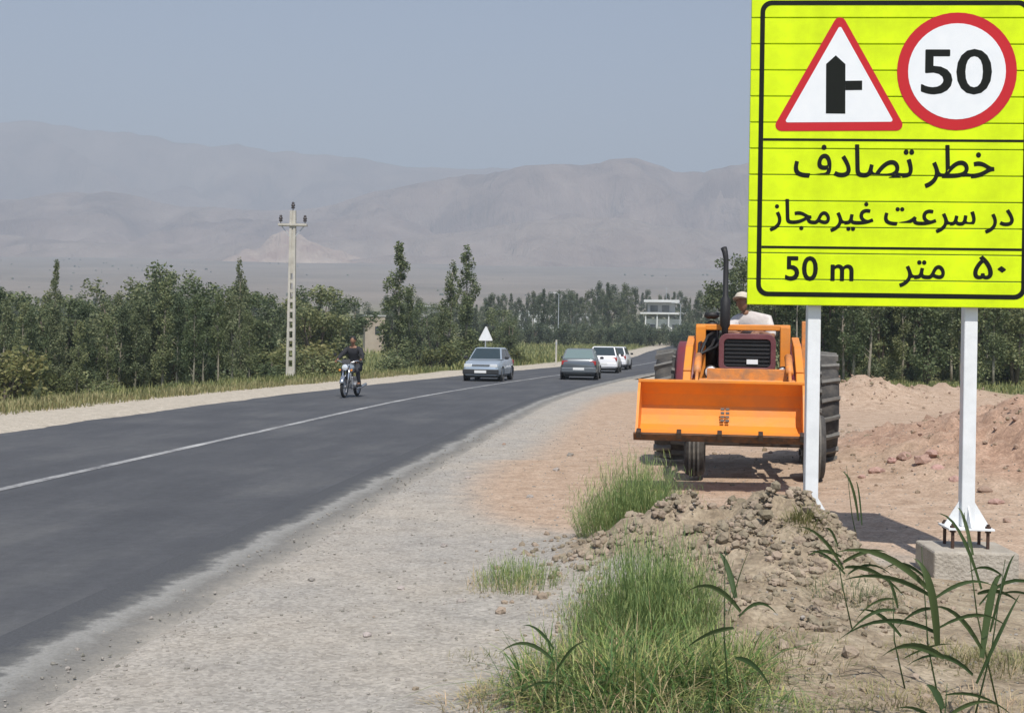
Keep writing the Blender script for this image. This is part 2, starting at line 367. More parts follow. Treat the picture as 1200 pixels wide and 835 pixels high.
def asphalt_material(name, dark, light, patch, crack=True):
    m = bpy.data.materials.new(name); m.use_nodes = True; nt = m.node_tree; N, L = nt.nodes, nt.links
    b = N["Principled BSDF"]; b.inputs["Roughness"].default_value = .82; b.inputs["Specular IOR Level"].default_value = .3
    uv = N.new("ShaderNodeUVMap"); geo = N.new("ShaderNodeNewGeometry")
    def noise_(vec, s, d=6):
        n = N.new("ShaderNodeTexNoise"); n.inputs["Scale"].default_value = s; n.inputs["Detail"].default_value = d; n.inputs["Roughness"].default_value = .65; L.new(vec, n.inputs["Vector"]); return n.outputs["Fac"]
    mp = N.new("ShaderNodeMapping"); mp.inputs["Scale"].default_value = (1.3, .22, 1); L.new(uv.outputs[0], mp.inputs[0])
    streak = noise_(mp.outputs[0], 1.0); blot = noise_(geo.outputs["Position"], .35); grain = noise_(geo.outputs["Position"], 55, 3)
    ad = N.new("ShaderNodeMath"); ad.operation = 'ADD'; L.new(streak, ad.inputs[0]); L.new(blot, ad.inputs[1])
    hf = N.new("ShaderNodeMath"); hf.operation = 'MULTIPLY'; hf.inputs[1].default_value = .5; L.new(ad.outputs[0], hf.inputs[0])
    r = N.new("ShaderNodeValToRGB"); e = r.color_ramp.elements; e[0].position, e[1].position = .36, .64
    e[0].color = (*dark, 1); e[1].color = (*patch, 1); k = e.new(.5); k.color = (*light, 1); L.new(hf.outputs[0], r.inputs[0])
    g = N.new("ShaderNodeMapRange"); gm = N.new('ShaderNodeMath'); gm.operation = 'MULTIPLY_ADD'; gm.inputs[1].default_value = .6; L.new(noise_(geo.outputs['Position'], 9, 8), gm.inputs[0]); gh = N.new('ShaderNodeMath'); gh.operation = 'MULTIPLY'; gh.inputs[1].default_value = .5; L.new(grain, gh.inputs[0]); L.new(gh.outputs[0], gm.inputs[2]); g.inputs[3].default_value = .45; g.inputs[4].default_value = 1.55; L.new(gm.outputs[0], g.inputs[0])
    v = N.new("ShaderNodeVectorMath"); v.operation = 'SCALE'; L.new(r.outputs[0], v.inputs[0]); L.new(g.outputs[0], v.inputs["Scale"])
    L.new(v.outputs[0], b.inputs["Base Color"])
    bp = N.new("ShaderNodeBump"); bp.inputs["Strength"].default_value = .35; bp.inputs["Distance"].default_value = .012; L.new(grain, bp.inputs["Height"]); L.new(bp.outputs[0], b.inputs["Normal"])
    return m
def paint_material(name, paint, under, lo, hi):
    m = bpy.data.materials.new(name); m.use_nodes = True; nt = m.node_tree; N, L = nt.nodes, nt.links
    b = N["Principled BSDF"]; b.inputs["Roughness"].default_value = .8
    geo = N.new("ShaderNodeNewGeometry")
    n = N.new("ShaderNodeTexNoise"); n.inputs["Scale"].default_value = 9; n.inputs["Detail"].default_value = 8; n.inputs["Roughness"].default_value = .75; L.new(geo.outputs["Position"], n.inputs["Vector"])
    n2 = N.new("ShaderNodeTexNoise"); n2.inputs["Scale"].default_value = .9; n2.inputs["Detail"].default_value = 3; L.new(geo.outputs["Position"], n2.inputs["Vector"])
    ad = N.new("ShaderNodeMath"); ad.operation = 'MULTIPLY_ADD'; ad.inputs[1].default_value = .6; L.new(n2.outputs["Fac"], ad.inputs[0]); L.new(n.outputs["Fac"], ad.inputs[2])
    r = N.new("ShaderNodeValToRGB"); e = r.color_ramp.elements; e[0].position, e[1].position = lo, hi; e[0].color = (*under, 1); e[1].color = (*paint, 1)
    L.new(ad.outputs[0], r.inputs[0]); L.new(r.outputs[0], b.inputs["Base Color"]); return m
def mountain_material(name, a, b_, c, s):
    m = bpy.data.materials.new(name); m.use_nodes = True; nt = m.node_tree; N, L = nt.nodes, nt.links
    b = N["Principled BSDF"]; b.inputs["Roughness"].default_value = 1.0; b.inputs["Specular IOR Level"].default_value = .05
    geo = N.new("ShaderNodeNewGeometry")
    n = N.new("ShaderNodeTexNoise"); n.inputs["Scale"].default_value = s; n.inputs["Detail"].default_value = 9; n.inputs["Roughness"].default_value = .66; n.inputs["Distortion"].default_value = .6; L.new(geo.outputs["Position"], n.inputs["Vector"])
    r = N.new("ShaderNodeValToRGB"); e = r.color_ramp.elements; e[0].position, e[1].position = .36, .66; e[0].color = (*a, 1); e[1].color = (*c, 1); k = e.new(.5); k.color = (*b_, 1)
    L.new(n.outputs["Fac"], r.inputs[0]); L.new(r.outputs[0], b.inputs["Base Color"])
    n2 = N.new("ShaderNodeTexNoise"); n2.inputs["Scale"].default_value = s * 2.2; n2.inputs["Detail"].default_value = 10; n2.inputs["Roughness"].default_value = .62; n2.inputs["Distortion"].default_value = 1.2
    mp = N.new("ShaderNodeMapping"); mp.inputs["Scale"].default_value = (1.6, .6, .35); L.new(geo.outputs["Position"], mp.inputs[0]); L.new(mp.outputs[0], n2.inputs["Vector"])
    bp = N.new("ShaderNodeBump"); bp.inputs["Strength"].default_value = .8; bp.inputs["Distance"].default_value = .18 / s; L.new(n2.outputs["Fac"], bp.inputs["Height"]); L.new(bp.outputs[0], b.inputs["Normal"]); return m

# ------------------------------------------------------------------ ground sheet
def steps(*segs):
    out = [segs[0][0]]
    for a, b, st in segs:
        n = max(1, round((b - a) / st)); out += [a + (b - a) * i / n for i in range(1, n + 1)]
    return out
def geo_steps(a, b, n, flip=False): return [a * (b / a) ** (i / n) for i in range(n + 1)]
def make_ground():
    mid = steps((-300, -60, 12), (-60, -16, 2), (-16, -3, .5), (-3, 6.5, .09), (6.5, 14, .22), (14, 70, 1.5), (70, 300, 12))
    far = geo_steps(300, 6600, 14)[1:]
    xs = [-v for v in reversed(far)] + mid + far
    ys = steps((-420, -20, 60), (-20, 3, 1.5), (3, 12.5, .09), (12.5, 24, .2), (24, 40, .5), (40, 90, 1.0), (90, 350, 4.5), (350, 1000, 28), (1000, 8600, 220))
    vs, fs, ca, cb = [], [], [], []
    for y in ys:
        rl = road_left(y)
        for x in xs:
            z = ground_h(x, y); vs.append((x, y, z)); d = x - rl; r = d - ROAD_W
            red = smooth(1.2, 3.2, r + .35 * (y - 10)) * smooth(9.2, 12.5, y + .25 * (x - 1)) * (1 - smooth(38, 52, y)) if r > 0 else 0
            if r > 0: red *= smooth(.4, 2.6, r + (.0 if y > 18 else .4))
            pile = 0.0
            for bx, by, bh, sx, sy in BUMPS[5:8]: pile = max(pile, math.exp(-.55 * (((x-bx)/(sx*1.25))**2 + ((y-by)/(sy*1.15))**2)))
            pile = smooth(.25, .75, pile)
            soil = 0.0
            if y < 20 and r > 0:
                for bx, by, bh, sx, sy in BUMPS[:5]: soil = max(soil, math.exp(-.5 * (((x-bx)/sx)**2 + ((y-by)/sy)**2)))
                soil = smooth(.2, .7, soil)
                soil = max(soil, smooth(.5, 1.5, x + .25 * nz(x, y, 2, 1.2)) * (1 - smooth(9.2, 10.6, y)) * .9)
            g = smooth(2.0, 4.2, -d + .8 * nz(x, y, 1.0, .35)) * (1 - .25 * smooth(60, 90, y))
            if r > 0: g = max(g, smooth(42, 52, y + .12 * (x - 8)) * smooth(3, 5, r))
            if r > 0: g = max(g, .75 * smooth(12.5, 15.5, x - .0) * smooth(30, 38, y))
            sand = 1 - smooth(2.2, 4.4, -d) if d < .5 else (smooth(45, 70, y) * (1 - smooth(2.5, 4.5, r)) if r > 0 else 0)
            fld = smooth(75, 120, y) * smooth(2.6, 5.5, max(-d, r))
            pl = smooth(450, 1100, y + .6 * abs(x) * 0 + 120 * fbm(x, y, .004, 3))
            ca.append((red, g, sand, pile)); cb.append((soil, pl, fld, 1))
    w = len(xs)
    for j in range(len(ys) - 1):
        for i in range(w - 1): a = j*w+i; fs.append((a, a+1, a+w+1, a+w))
    me = bpy.data.meshes.new("ground"); me.from_pydata(vs, [], fs); me.materials.append(ground_material())
    for nm, dat in (("zone_a", ca), ("zone_b", cb)):
        at = me.attributes.new(nm, 'FLOAT_COLOR', 'POINT'); at.data.foreach_set('color', [c for q in dat for c in q])
    me.polygons.foreach_set('use_smooth', [True]*len(me.polygons)); me.update()
    o = link("ground", me); o['kind'] = 'structure'
make_ground()

# ------------------------------------------------------------------ road and its markings
def road_frame(y):
    e = .5; t = Vector((road_left(y+e) - road_left(y-e), 2*e, 0)).normalized()
    return Vector((road_left(y), y, 0)), Vector((t.y, -t.x, 0))
def ribbon(name, f0, f1, lift, y0, y1, material, step=None, cross=1, thick=0.0, kind='structure', tuck=0.0):
    vs, fs, uvs = [], [], []; y = y0; rows = 0; dist = 0
    while y <= y1 + 1e-6:
        p, nrm = road_frame(y); a, b = f0(y), f1(y)
        for k in range(cross + 1):
            q = p + nrm * lerp(a, b, k / cross); vs.append((q.x, q.y, road_z(y) + lift - tuck * (k / cross) ** 2)); uvs.append((lerp(a, b, k/cross), y))
        rows += 1; y += step or (.25 if y < 30 else 1.0 if y < 90 else 4.0)
    w = cross + 1
    for j in range(rows - 1):
        for k in range(cross): a = j*w+k; fs.append((a, a+1, a+w+1, a+w))
    if thick:
        n = len(vs)
        vs += [(v[0], v[1], v[2]-thick) for v in vs]; uvs += uvs[:]
        for j in range(rows - 1):
            a = j*w; fs.append((a, a+w, n+a+w, n+a)); a = j*w+cross; fs.append((a+w, a, n+a, n+a+w))
    me = bpy.data.meshes.new(name); me.from_pydata(vs, [], fs); me.materials.append(material)
    uv = me.uv_layers.new(name="UVMap")
    uv.data.foreach_set('uv', [c for l in me.loops for c in uvs[l.vertex_index]])
    me.update(); o = link(name, me); o['kind'] = kind; return o
jag = lambda y, s, a: a * fbm(y, s, 1.1, 4) + a * .6 * nz(y, s, 2.0, .3)
asphalt = asphalt_material("asphalt", (.056, .058, .064), (.072, .074, .080), (.100, .101, .103))
def edge_wear_material():                              # old asphalt lip: faded line, broken edge, dust and gravel creeping in
    m = bpy.data.materials.new("worn_road_edge"); m.use_nodes = True; nt = m.node_tree; N, L = nt.nodes, nt.links
    b = N["Principled BSDF"]; b.inputs["Roughness"].default_value = .92; b.inputs["Specular IOR Level"].default_value = .15
    uv = N.new("ShaderNodeUVMap"); sx = N.new("ShaderNodeSeparateXYZ"); L.new(uv.outputs[0], sx.inputs[0]); geo = N.new("ShaderNodeNewGeometry")
    def nn(sc, d=6, ro=.65):
        n = N.new("ShaderNodeTexNoise"); n.inputs["Scale"].default_value = sc; n.inputs["Detail"].default_value = d; n.inputs["Roughness"].default_value = ro; L.new(geo.outputs["Position"], n.inputs["Vector"]); return n.outputs["Fac"]
    def ma(op, a, b_, c=None):
        x = N.new("ShaderNodeMath"); x.operation = op
        for k, v in enumerate((a, b_, c)):
            if v is None: continue
            if isinstance(v, (int, float)): x.inputs[k].default_value = v
            else: L.new(v, x.inputs[k])
        return x.outputs[0]
    big, mid_, fine_ = nn(.9, 5), nn(7, 6), nn(45, 3)
    u = ma('ADD', ma('MULTIPLY_ADD', big, .42, -.21), ma('MULTIPLY_ADD', mid_, .34, -.17)); u = ma('ADD', u, sx.outputs[0])
    mr = N.new("ShaderNodeMapRange"); mr.inputs[1].default_value = ROAD_W - .42; mr.inputs[2].default_value = ROAD_W + .55; L.new(u, mr.inputs[0])
    r = N.new("ShaderNodeValToRGB"); e = r.color_ramp.elements; e[0].position, e[0].color = .20, (.080, .083, .090, 1); e[1].position, e[1].color = .92, (.36, .33, .288, 1)
    for p, c in ((.34, (.13, .13, .127)), (.42, (.27, .265, .25)), (.50, (.24, .235, .22)), (.60, (.185, .178, .165)), (.74, (.245, .23, .205))):
        k = e.new(p); k.color = (*c, 1)
    L.new(mr.outputs[0], r.inputs[0])
    g = N.new("ShaderNodeMapRange"); g.inputs[3].default_value = .70; g.inputs[4].default_value = 1.3; L.new(fine_, g.inputs[0])
    v = N.new("ShaderNodeVectorMath"); v.operation = 'SCALE'; L.new(r.outputs[0], v.inputs[0]); L.new(g.outputs[0], v.inputs["Scale"]); L.new(v.outputs[0], b.inputs["Base Color"])
    bp = N.new("ShaderNodeBump"); bp.inputs["Strength"].default_value = .5; bp.inputs["Distance"].default_value = .02; L.new(fine_, bp.inputs["Height"]); L.new(bp.outputs[0], b.inputs["Normal"])
    return m
edge_wear = edge_wear_material()
ribbon("road", lambda y: -.15 + jag(y, 3, .18), lambda y: ROAD_W + .12 - .32 * (1 - smooth(100, 110, y)), 0.0, -60, 335, asphalt, cross=6, thick=.08)
ribbon("road_edge_strip", lambda y: ROAD_W - .42, lambda y: ROAD_W + .50 + jag(y*.5, 9, .12), .004, -60, 110, edge_wear, cross=6, tuck=.030)
center_paint = paint_material("worn_centre_paint", (.46, .46, .45), (.12, .12, .125), .60, .98)
ribbon("road_marking", lambda y: 3.70 + .02 * nz(y, 1, 0, .8), lambda y: 3.84 + .02 * nz(y, 5, 0, .8), .004, -40, 200, center_paint)

# ------------------------------------------------------------------ mountains
def mountains(name, ridge, foot_y, ridge_y, back_y, foot_z, material, amp, seed, x0, x1, nx, ny, nscale):
    vs, fs = [], []
    for j in range(ny + 1):
        v = j / ny; y = lerp(foot_y, back_y, v)
        for i in range(nx + 1):
            x = lerp(x0, x1, i / nx); px = HX + x / ridge_y * F_PX
            top = CAM_H + (HY - ridge(px) - (7 if ridge_y > 6000 else 0)) / F_PX * ridge_y
            yr = ridge_y + 260 * fbm(x, 0, nscale * .8, 3, seed + 2)
            if y <= yr: t = (y - foot_y) / (yr - foot_y); s = t ** 1.15
            else: s = max(-.15, 1 - 1.0 * (y - yr) / (back_y - yr) * 1.1)
            rg = 1 - abs(fbm(x + 300 * nz(x, y, seed, nscale * .7), y * .55, nscale, 6, seed)) * 2.6
            k = amp * (rg - .75) * (4 * max(0, s) * (1.05 - max(0, s)) if s > 0 else 0)
            vs.append((x, y, foot_z + (top - foot_z) * s + k * (top - foot_z)))
    for j in range(ny):
        for i in range(nx): a = j*(nx+1)+i; fs.append((a, a+1, a+nx+2, a+nx+1))
    me = bpy.data.meshes.new(name); me.from_pydata(vs, [], fs); me.materials.append(material)
    me.polygons.foreach_set('use_smooth', [True]*len(fs)); me.update(); o = link(name, me); o['kind'] = 'structure'; return o
far_ridge = hermite([(-900, 200), (-450, 178), (-200, 160), (0, 146), (90, 144), (150, 150), (250, 164), (350, 178), (430, 184), (480, 190), (560, 191), (640, 190), (720, 200), (900, 205), (1200, 185), (1600, 200), (2200, 215)])
near_ridge = hermite([(-1200, 235), (-600, 262), (-200, 250), (0, 240), (120, 232), (220, 246), (330, 250), (400, 238), (480, 216), (540, 206), (640, 196), (690, 192), (740, 181), (790, 189), (850, 188), (900, 180), (1000, 188), (1150, 170), (1400, 190), (1900, 220), (2600, 230)])
mid_ridge = hermite([(-1200, 300), (-300, 290), (0, 285), (150, 292), (330, 286), (470, 282), (600, 262), (720, 255), (820, 262), (950, 270), (1300, 285), (2400, 300)])
mountains("mountains", far_ridge, 4900, 6500, 7900, 290, mountain_material("far_rock", (.19, .125, .12), (.28, .20, .18), (.37, .28, .245), .0022), .30, 1.0, -6200, 6200, 300, 80, .0016)
mountains("mountains", near_ridge, 3100, 4200, 5200, 180, mountain_material("near_rock", (.17, .11, .095), (.29, .205, .17), (.39, .295, .245), .0035), .34, 5.0, -5200, 5200, 340, 90, .0026)
mountains("hills", mid_ridge, 2700, 3300, 3700, 150, mountain_material("hill_rock", (.22, .155, .13), (.32, .24, .195), (.39, .305, .25), .004), .36, 9.0, -4200, 4200, 260, 60, .0034)
def outcrop():
    cx, cy = at_depth(342, 2900), 2900.0; vs, fs = [], []; n = 60; prof = linear([(-1.0, 0), (-.8, .22), (-.62, .46), (-.4, .62), (-.15, .9), (.05, 1.0), (.25, .88), (.42, .62), (.6, .42), (.8, .3), (1.0, 0)])
    top = z_seen(342, 273, cy)
    for j in range(n + 1):
        for i in range(n + 1):
            u, v = i/n*2-1, j/n*2-1; x = cx + u*190; y = cy + v*170
            h = prof(u) * max(0, 1 - v*v) ** 1.6; h *= 1 + 1.0 * fbm(x, y, .010, 5, 2.0); h = max(0, h - .05 + .12 * fbm(x, y, .03, 4, 6.0))
            z0 = base_h(y) - 12; vs.append((x, y, z0 + (top - z0) * h))
    for j in range(n):
        for i in range(n): a = j*(n+1)+i; fs.append((a, a+1, a+n+2, a+n+1))
    me = bpy.data.meshes.new("hill"); me.from_pydata(vs, [], fs); me.materials.append(mountain_material("outcrop_rock", (.38, .25, .195), (.46, .34, .265), (.60, .48, .375), .013))
    me.polygons.foreach_set('use_smooth', [True]*len(fs)); me.update(); o = link("hill", me); o['kind'] = 'structure'
outcrop()

# ------------------------------------------------------------------ trees
def leaf_quads(mb, centers, n, size, rng, flat=.0):
    tot = sum(c[1] ** 2 for c in centers); 
    for c, r_, sq in centers:
        k = max(4, int(n * r_ * r_ / tot))
        for _ in range(k):
            d = Vector((rng.gauss(0, 1), rng.gauss(0, 1), rng.gauss(0, 1))).normalized() * r_ * (rng.random() ** .45)
            p = Vector(c) + Vector((d.x, d.y, d.z * sq))
            a = Vector((rng.gauss(0, 1), rng.gauss(0, 1), rng.gauss(0, .6))).normalized()
            b = a.cross(Vector((rng.gauss(0, 1), rng.gauss(0, 1), rng.gauss(0, 1)))).normalized()
            s = size * rng.uniform(.6, 1.35)
            mb.add([p - a*s*.5, p + b*s*.32, p + a*s*.5, p - b*s*.32], [(0, 1, 2, 3)])
def tree_meshes(kind, seed):
    rng = random.Random(seed); tr, cr = MB(), MB(); cs = []
    if kind == 'poplar':                                # tall narrow column, 10 m
        H = 10.0; lean = rng.uniform(-.35, .35)
        path = [(lean * (t ** 2) + .08*math.sin(t*7+seed), .06*math.cos(t*5+seed), H * .95 * t) for t in [i/8 for i in range(9)]]
        tr.tube(path, [lerp(.17, .02, (i/8) ** .8) for i in range(9)], 7)
        for i in range(46):
            t = .1 + .9 * (i / 45); z = H * t; w = 1.05 * math.sin(min(1, t * 1.5 + .12) * math.pi * .5) * (1 - t ** 3.2) + .16
            an = rng.uniform(0, 6.28); q = w * rng.uniform(.15, .9)
            ax = lean * t * t; c = (ax + math.cos(an)*q, math.sin(an)*q, z + rng.uniform(-.2, .2)); cs.append((c, rng.uniform(.28, .52) * (1.1 - .45*t), 1.7))
            if i % 2 == 0: tr.tube([(ax*.9, 0, z - .7), c], [.035, .01], 4, False)
        leaf_quads(cr, cs, 6000, .165, rng)
    elif kind == 'slender':                             # young poplar with a bare pale trunk, 8 m
        H = 8.0; lean = rng.uniform(-.5, .5)
        path = [(lean*t*t + .07*math.sin(t*6+seed), .07*math.cos(t*4+seed), H*.93*t) for t in [i/7 for i in range(8)]]
        tr.tube(path, [lerp(.105, .018, i/7) for i in range(8)], 6)
        for i in range(30):
            t = .27 + .73 * (i/29); w = .85 * math.sin(math.pi * min(1, (t-.2)/.8 * .82 + .12)) + .08; an = rng.uniform(0, 6.28); q = w*rng.uniform(.2, 1.0)
            c = (lean*t*t + math.cos(an)*q, math.sin(an)*q, H*t); cs.append((c, rng.uniform(.28, .5), 1.35))
            if i % 2 == 0: tr.tube([(lean*t*t, 0, H*t - .6), c], [.03, .008], 4, False)
        leaf_quads(cr, cs, 3600, .155, rng)
    elif kind == 'bushy':                               # low branched willow-like tree, 6 m
        H = 6.0
        for k in range(4):
            an = k*1.57 + rng.uniform(-.5, .5); e = (math.cos(an)*rng.uniform(.5, 1.1), math.sin(an)*rng.uniform(.5, 1.1), H*rng.uniform(.6, .85))
            tr.tube([(math.cos(an)*.08, math.sin(an)*.08, -.1), (e[0]*.4, e[1]*.4, e[2]*.45), e], [.11, .075, .02], 6)
            for m_ in range(9):
                t = rng.uniform(.22, 1.08); c = (e[0]*t + rng.gauss(0, .42), e[1]*t + rng.gauss(0, .42), min(H*.97, e[2]*t*1.05 + rng.gauss(0, .35)) ); c = (c[0], c[1], max(.45, c[2])); cs.append((c, rng.uniform(.32, .62), 1.15))
                if m_ % 3 == 0: tr.tube([(e[0]*t*.8, e[1]*t*.8, e[2]*t*.75), c], [.03, .008], 4, False)
        cs.append(((0, 0, H*.94), .42, 1.3)); leaf_quads(cr, cs, 5800, .155, rng)
    elif kind == 'broad':                               # big round-headed tree, 9 m
        H = 9.0; tr.tube([(0, 0, -.1), (.1, 0, 1.4), (.05, .1, 2.6)], [.26, .2, .17], 8)
        for k in range(8):
            an = k*.785 + rng.uniform(-.3, .3); rad = rng.uniform(1.2, 2.6); e = (math.cos(an)*rad, math.sin(an)*rad, H*rng.uniform(.5, .86))
            tr.tube([(.05, .1, 2.4), (e[0]*.45, e[1]*.45, lerp(2.4, e[2], .6)), e], [.11, .07, .02], 6)
            for m_ in range(6): cs.append(((e[0]*rng.uniform(.6, 1.15)+rng.gauss(0,.4), e[1]*rng.uniform(.6, 1.15)+rng.gauss(0,.4), e[2]+rng.gauss(0, .7)), rng.uniform(.45, .8), .9))
        for m_ in range(8): cs.append(((rng.gauss(0, .9), rng.gauss(0, .9), H*rng.uniform(.72, .93)), rng.uniform(.5, .8), .9))
        leaf_quads(cr, cs, 8000, .19, rng)
    elif kind == 'shrub':                               # low bush, 2 m
        for k in range(5):
            an = rng.uniform(0, 6.28); e = (math.cos(an)*.6, math.sin(an)*.6, rng.uniform(1.0, 1.6)); tr.tube([(0, 0, -.05), (e[0]*.4, e[1]*.4, e[2]*.5), e], [.035, .025, .008], 5)
            for m_ in range(4): cs.append(((e[0]*rng.uniform(.3, 1.3), e[1]*rng.uniform(.3, 1.3), e[2]*rng.uniform(.25, 1.2)), rng.uniform(.25, .45), .9))
        leaf_quads(cr, cs, 2000, .125, rng)
    return tr, cr
TREE = {}
KIND_H = dict(poplar=10.0, slender=8.0, bushy=6.0, broad=9.0, shrub=2.0)
def tree_kind(kind, leaf, variant):
    key = (kind, leaf, variant)
    if key not in TREE:
        tr, cr = tree_meshes(kind, variant * 13 + len(kind))
        TREE[key] = (max(v[2] for v in cr.v) if kind != 'poplar' else max(v[2] for v in cr.v) - .15, tr.mesh(kind + "_trunk", M['bark'] if kind in ('poplar', 'slender') else M['bark_dark'], True), cr.mesh(kind + "_crown", M[leaf]))
    return TREE[key]
trng = random.Random(5)
def plant_tree(kind, leaf, variant, px, top_py, depth, name, label, cat='tree', group=None, wide=1.0, sink=.06, x=None):
    x = at_depth(px, depth, top_py) if x is None else x; g = ground_h(x, depth, True) - sink
    h = z_seen(px, top_py, depth) - g; zmax, tm, cm = tree_kind(kind, leaf, variant); s = h / zmax
    t = thing(name, label, cat, (x, depth, g), trng.uniform(0, 6.28), group)
    w = s * wide * trng.uniform(.9, 1.12); t.scale = (w, w, s)
    link("trunk" if cat == 'tree' else "stem", tm, t); link("crown" if cat == 'tree' else "foliage", cm, t); return t

GL = "trees of the grove left of the road"
prof_left = linear([(-60, 325), (0, 333), (30, 330), (60, 336), (90, 342), (140, 340), (158, 318), (205, 314), (215, 335), (255, 334), (272, 322), (300, 334), (330, 345)])
lab_front = "slender pale-trunked tree along the front of the grove left of the concrete pole"
lab_back = "dull green leafy tree crowded inside the grove left of the concrete pole"
for i in range(24):                                     # back rows
    px = -45 + i * 15.2 + trng.uniform(-5, 5); d = trng.uniform(60, 78)
    plant_tree('bushy' if i % 3 else 'slender', 'leaf_dark' if i % 2 else 'leaf_mid', 1 + i % 2, px, prof_left(px) + trng.uniform(0, 12), d, "grove_tree", lab_back, group=GL, wide=1.15)
for i in range(20):                                     # front row, thinner crowns and trunks showing
    px = -30 + i * 17.0 + trng.uniform(-5, 5); d = trng.uniform(49, 56)
    plant_tree('slender', 'leaf_mid' if i % 2 else 'leaf_dark', 3 + i % 2, px, prof_left(px) + trng.uniform(4, 34), d, "slender_tree", lab_front, group=GL + ", front row", wide=.95)
for i in range(11):                                     # undergrowth of the grove
    px = -20 + i * 29 + trng.uniform(-8, 8); d = trng.uniform(50, 58)
    plant_tree('shrub', 'leaf_light' if i % 3 == 0 else 'leaf_mid', 1 + i % 2, px, trng.uniform(422, 442), d, "shrub", "leafy green shrub growing at the foot of the grove left of the pole", 'shrub', "shrubs at the foot of the grove", wide=1.3)
plant_tree('poplar', 'leaf_dark', 1, 66, 305, 57, "poplar_tree", "tall leaning poplar rising out of the grove at the far left of the photo", wide=.75)
plant_tree('bushy', 'leaf_dark', 2, 180, 306, 58, "bushy_tree", "highest dark bushy tree in the middle of the left grove", wide=1.1)
plant_tree('poplar', 'leaf_dark', 2, 284, 303, 58, "poplar_tree", "dark spire-topped poplar at the right end of the left grove", wide=.8)
plant_tree('bushy', 'leaf_dark', 1, 232, 326, 55, "bushy_tree", "dark dense bushy tree just left of the spire-topped poplar", wide=1.1)
plant_tree('shrub', 'leaf_light', 1, 8, 404, 50, "bush", "light green rounded bush at the left edge of the photo", 'shrub', wide=1.1)
plant_tree('shrub', 'leaf_dark', 2, 44, 446, 31, "bush", "small bare-stemmed sapling on the verge by the sandy shoulder", 'shrub', wide=.35)
GP = "trees behind the concrete pole"
for i, (px, top, d) in enumerate([(318, 342, 88), (352, 334, 80), (372, 332, 78), (392, 338, 84), (408, 344, 90), (456, 346, 165), (490, 352, 120), (508, 356, 115), (586, 360, 118), (598, 368, 112)]):
    plant_tree('bushy', 'leaf_dark' if i % 2 else 'leaf_mid', 1 + i % 2, px, top, d, "bushy_tree", "rounded green tree standing between the concrete pole and the slim poplars" if i < 6 else "low green tree standing beside the slim roadside poplars", group=GP if i < 6 else "low trees beside the poplars", wide=1.25)
for i, (px, top, d) in enumerate([(345, 400, 66), (365, 404, 64), (385, 398, 66), (300, 412, 60), (316, 408, 62), (462, 408, 80), (508, 402, 84), (540, 400, 86), (556, 396, 88), (586, 402, 92), (598, 404, 90)]):
    plant_tree('shrub', 'leaf_mid' if i % 2 else 'leaf_light', 1 + i % 2, px, top, d, "shrub", "leafy shrub under the trees beside the sandy left shoulder", 'shrub', "shrubs along the left shoulder", wide=1.5)
plant_tree('poplar', 'leaf_mid', 1, 468, 284, 84, "poplar_tree", "tall slim poplar standing alone between the motorcycle and the silver car", wide=1.25)
plant_tree('poplar', 'leaf_mid', 2, 527, 306, 90, "poplar_tree", "shorter of the two paired poplars left of the silver car", wide=1.25)
plant_tree('poplar', 'leaf_mid', 3, 547, 288, 92, "poplar_tree", "taller poplar with a curling tip beside the silver car", wide=1.2)
plant_tree('poplar', 'leaf_mid', 4, 480, 338, 86, "poplar_tree", "small poplar close behind the tall lone poplar", wide=1.0)
# far rows across the valley
prof_far = linear([(560, 350), (600, 345), (635, 340), (690, 342), (700, 330), (745, 333), (765, 345), (800, 343), (850, 335), (930, 340)])
for i in range(56):
    px = 560 + i * 6.4 + trng.uniform(-2, 2); d = trng.uniform(235, 300)
    if 752 < px < 798: d = trng.uniform(380, 430)
    plant_tree('slender' if i % 3 else 'poplar', 'leaf_far', 1 + i % 2, px, prof_far(px) + trng.uniform(-3, 9), d, "poplar_tree", "small distant poplar in the tree row across the field", group="far poplar row across the field", wide=1.2)
for i in range(40):
    px = 560 + i * 8 + trng.uniform(-3, 3)
    plant_tree('shrub', 'leaf_far', 1 + i % 2, px, 378 + trng.uniform(-3, 3), trng.uniform(200, 225), "hedge_shrub", "distant dark shrub in the hedge along the far edge of the field", 'shrub', "hedge along the far field edge", wide=1.0)
for i in range(34):
    px = -60 + i * 19 + trng.uniform(-6, 6)
    plant_tree('slender' if i % 2 else 'bushy', 'leaf_far', 1 + i % 3, px, (346 if px > 300 else 340) + trng.uniform(-6, 8), trng.uniform(190, 290), "distant_tree", "distant green tree showing beyond the left grove and roadside poplars", group="trees far behind the left grove", wide=1.5)
plant_tree('broad', 'leaf_far', 1, 637, 342, 270, "round_tree", "dark round-headed tree in the far row by the pale wall", wide=1.0)
for px, dd in ((668, 300), (715, 290)): plant_tree('broad', 'leaf_far', 2, px, 338, dd, "round_tree", "rounded distant tree among the far poplars", group="rounded far trees", wide=1.0)
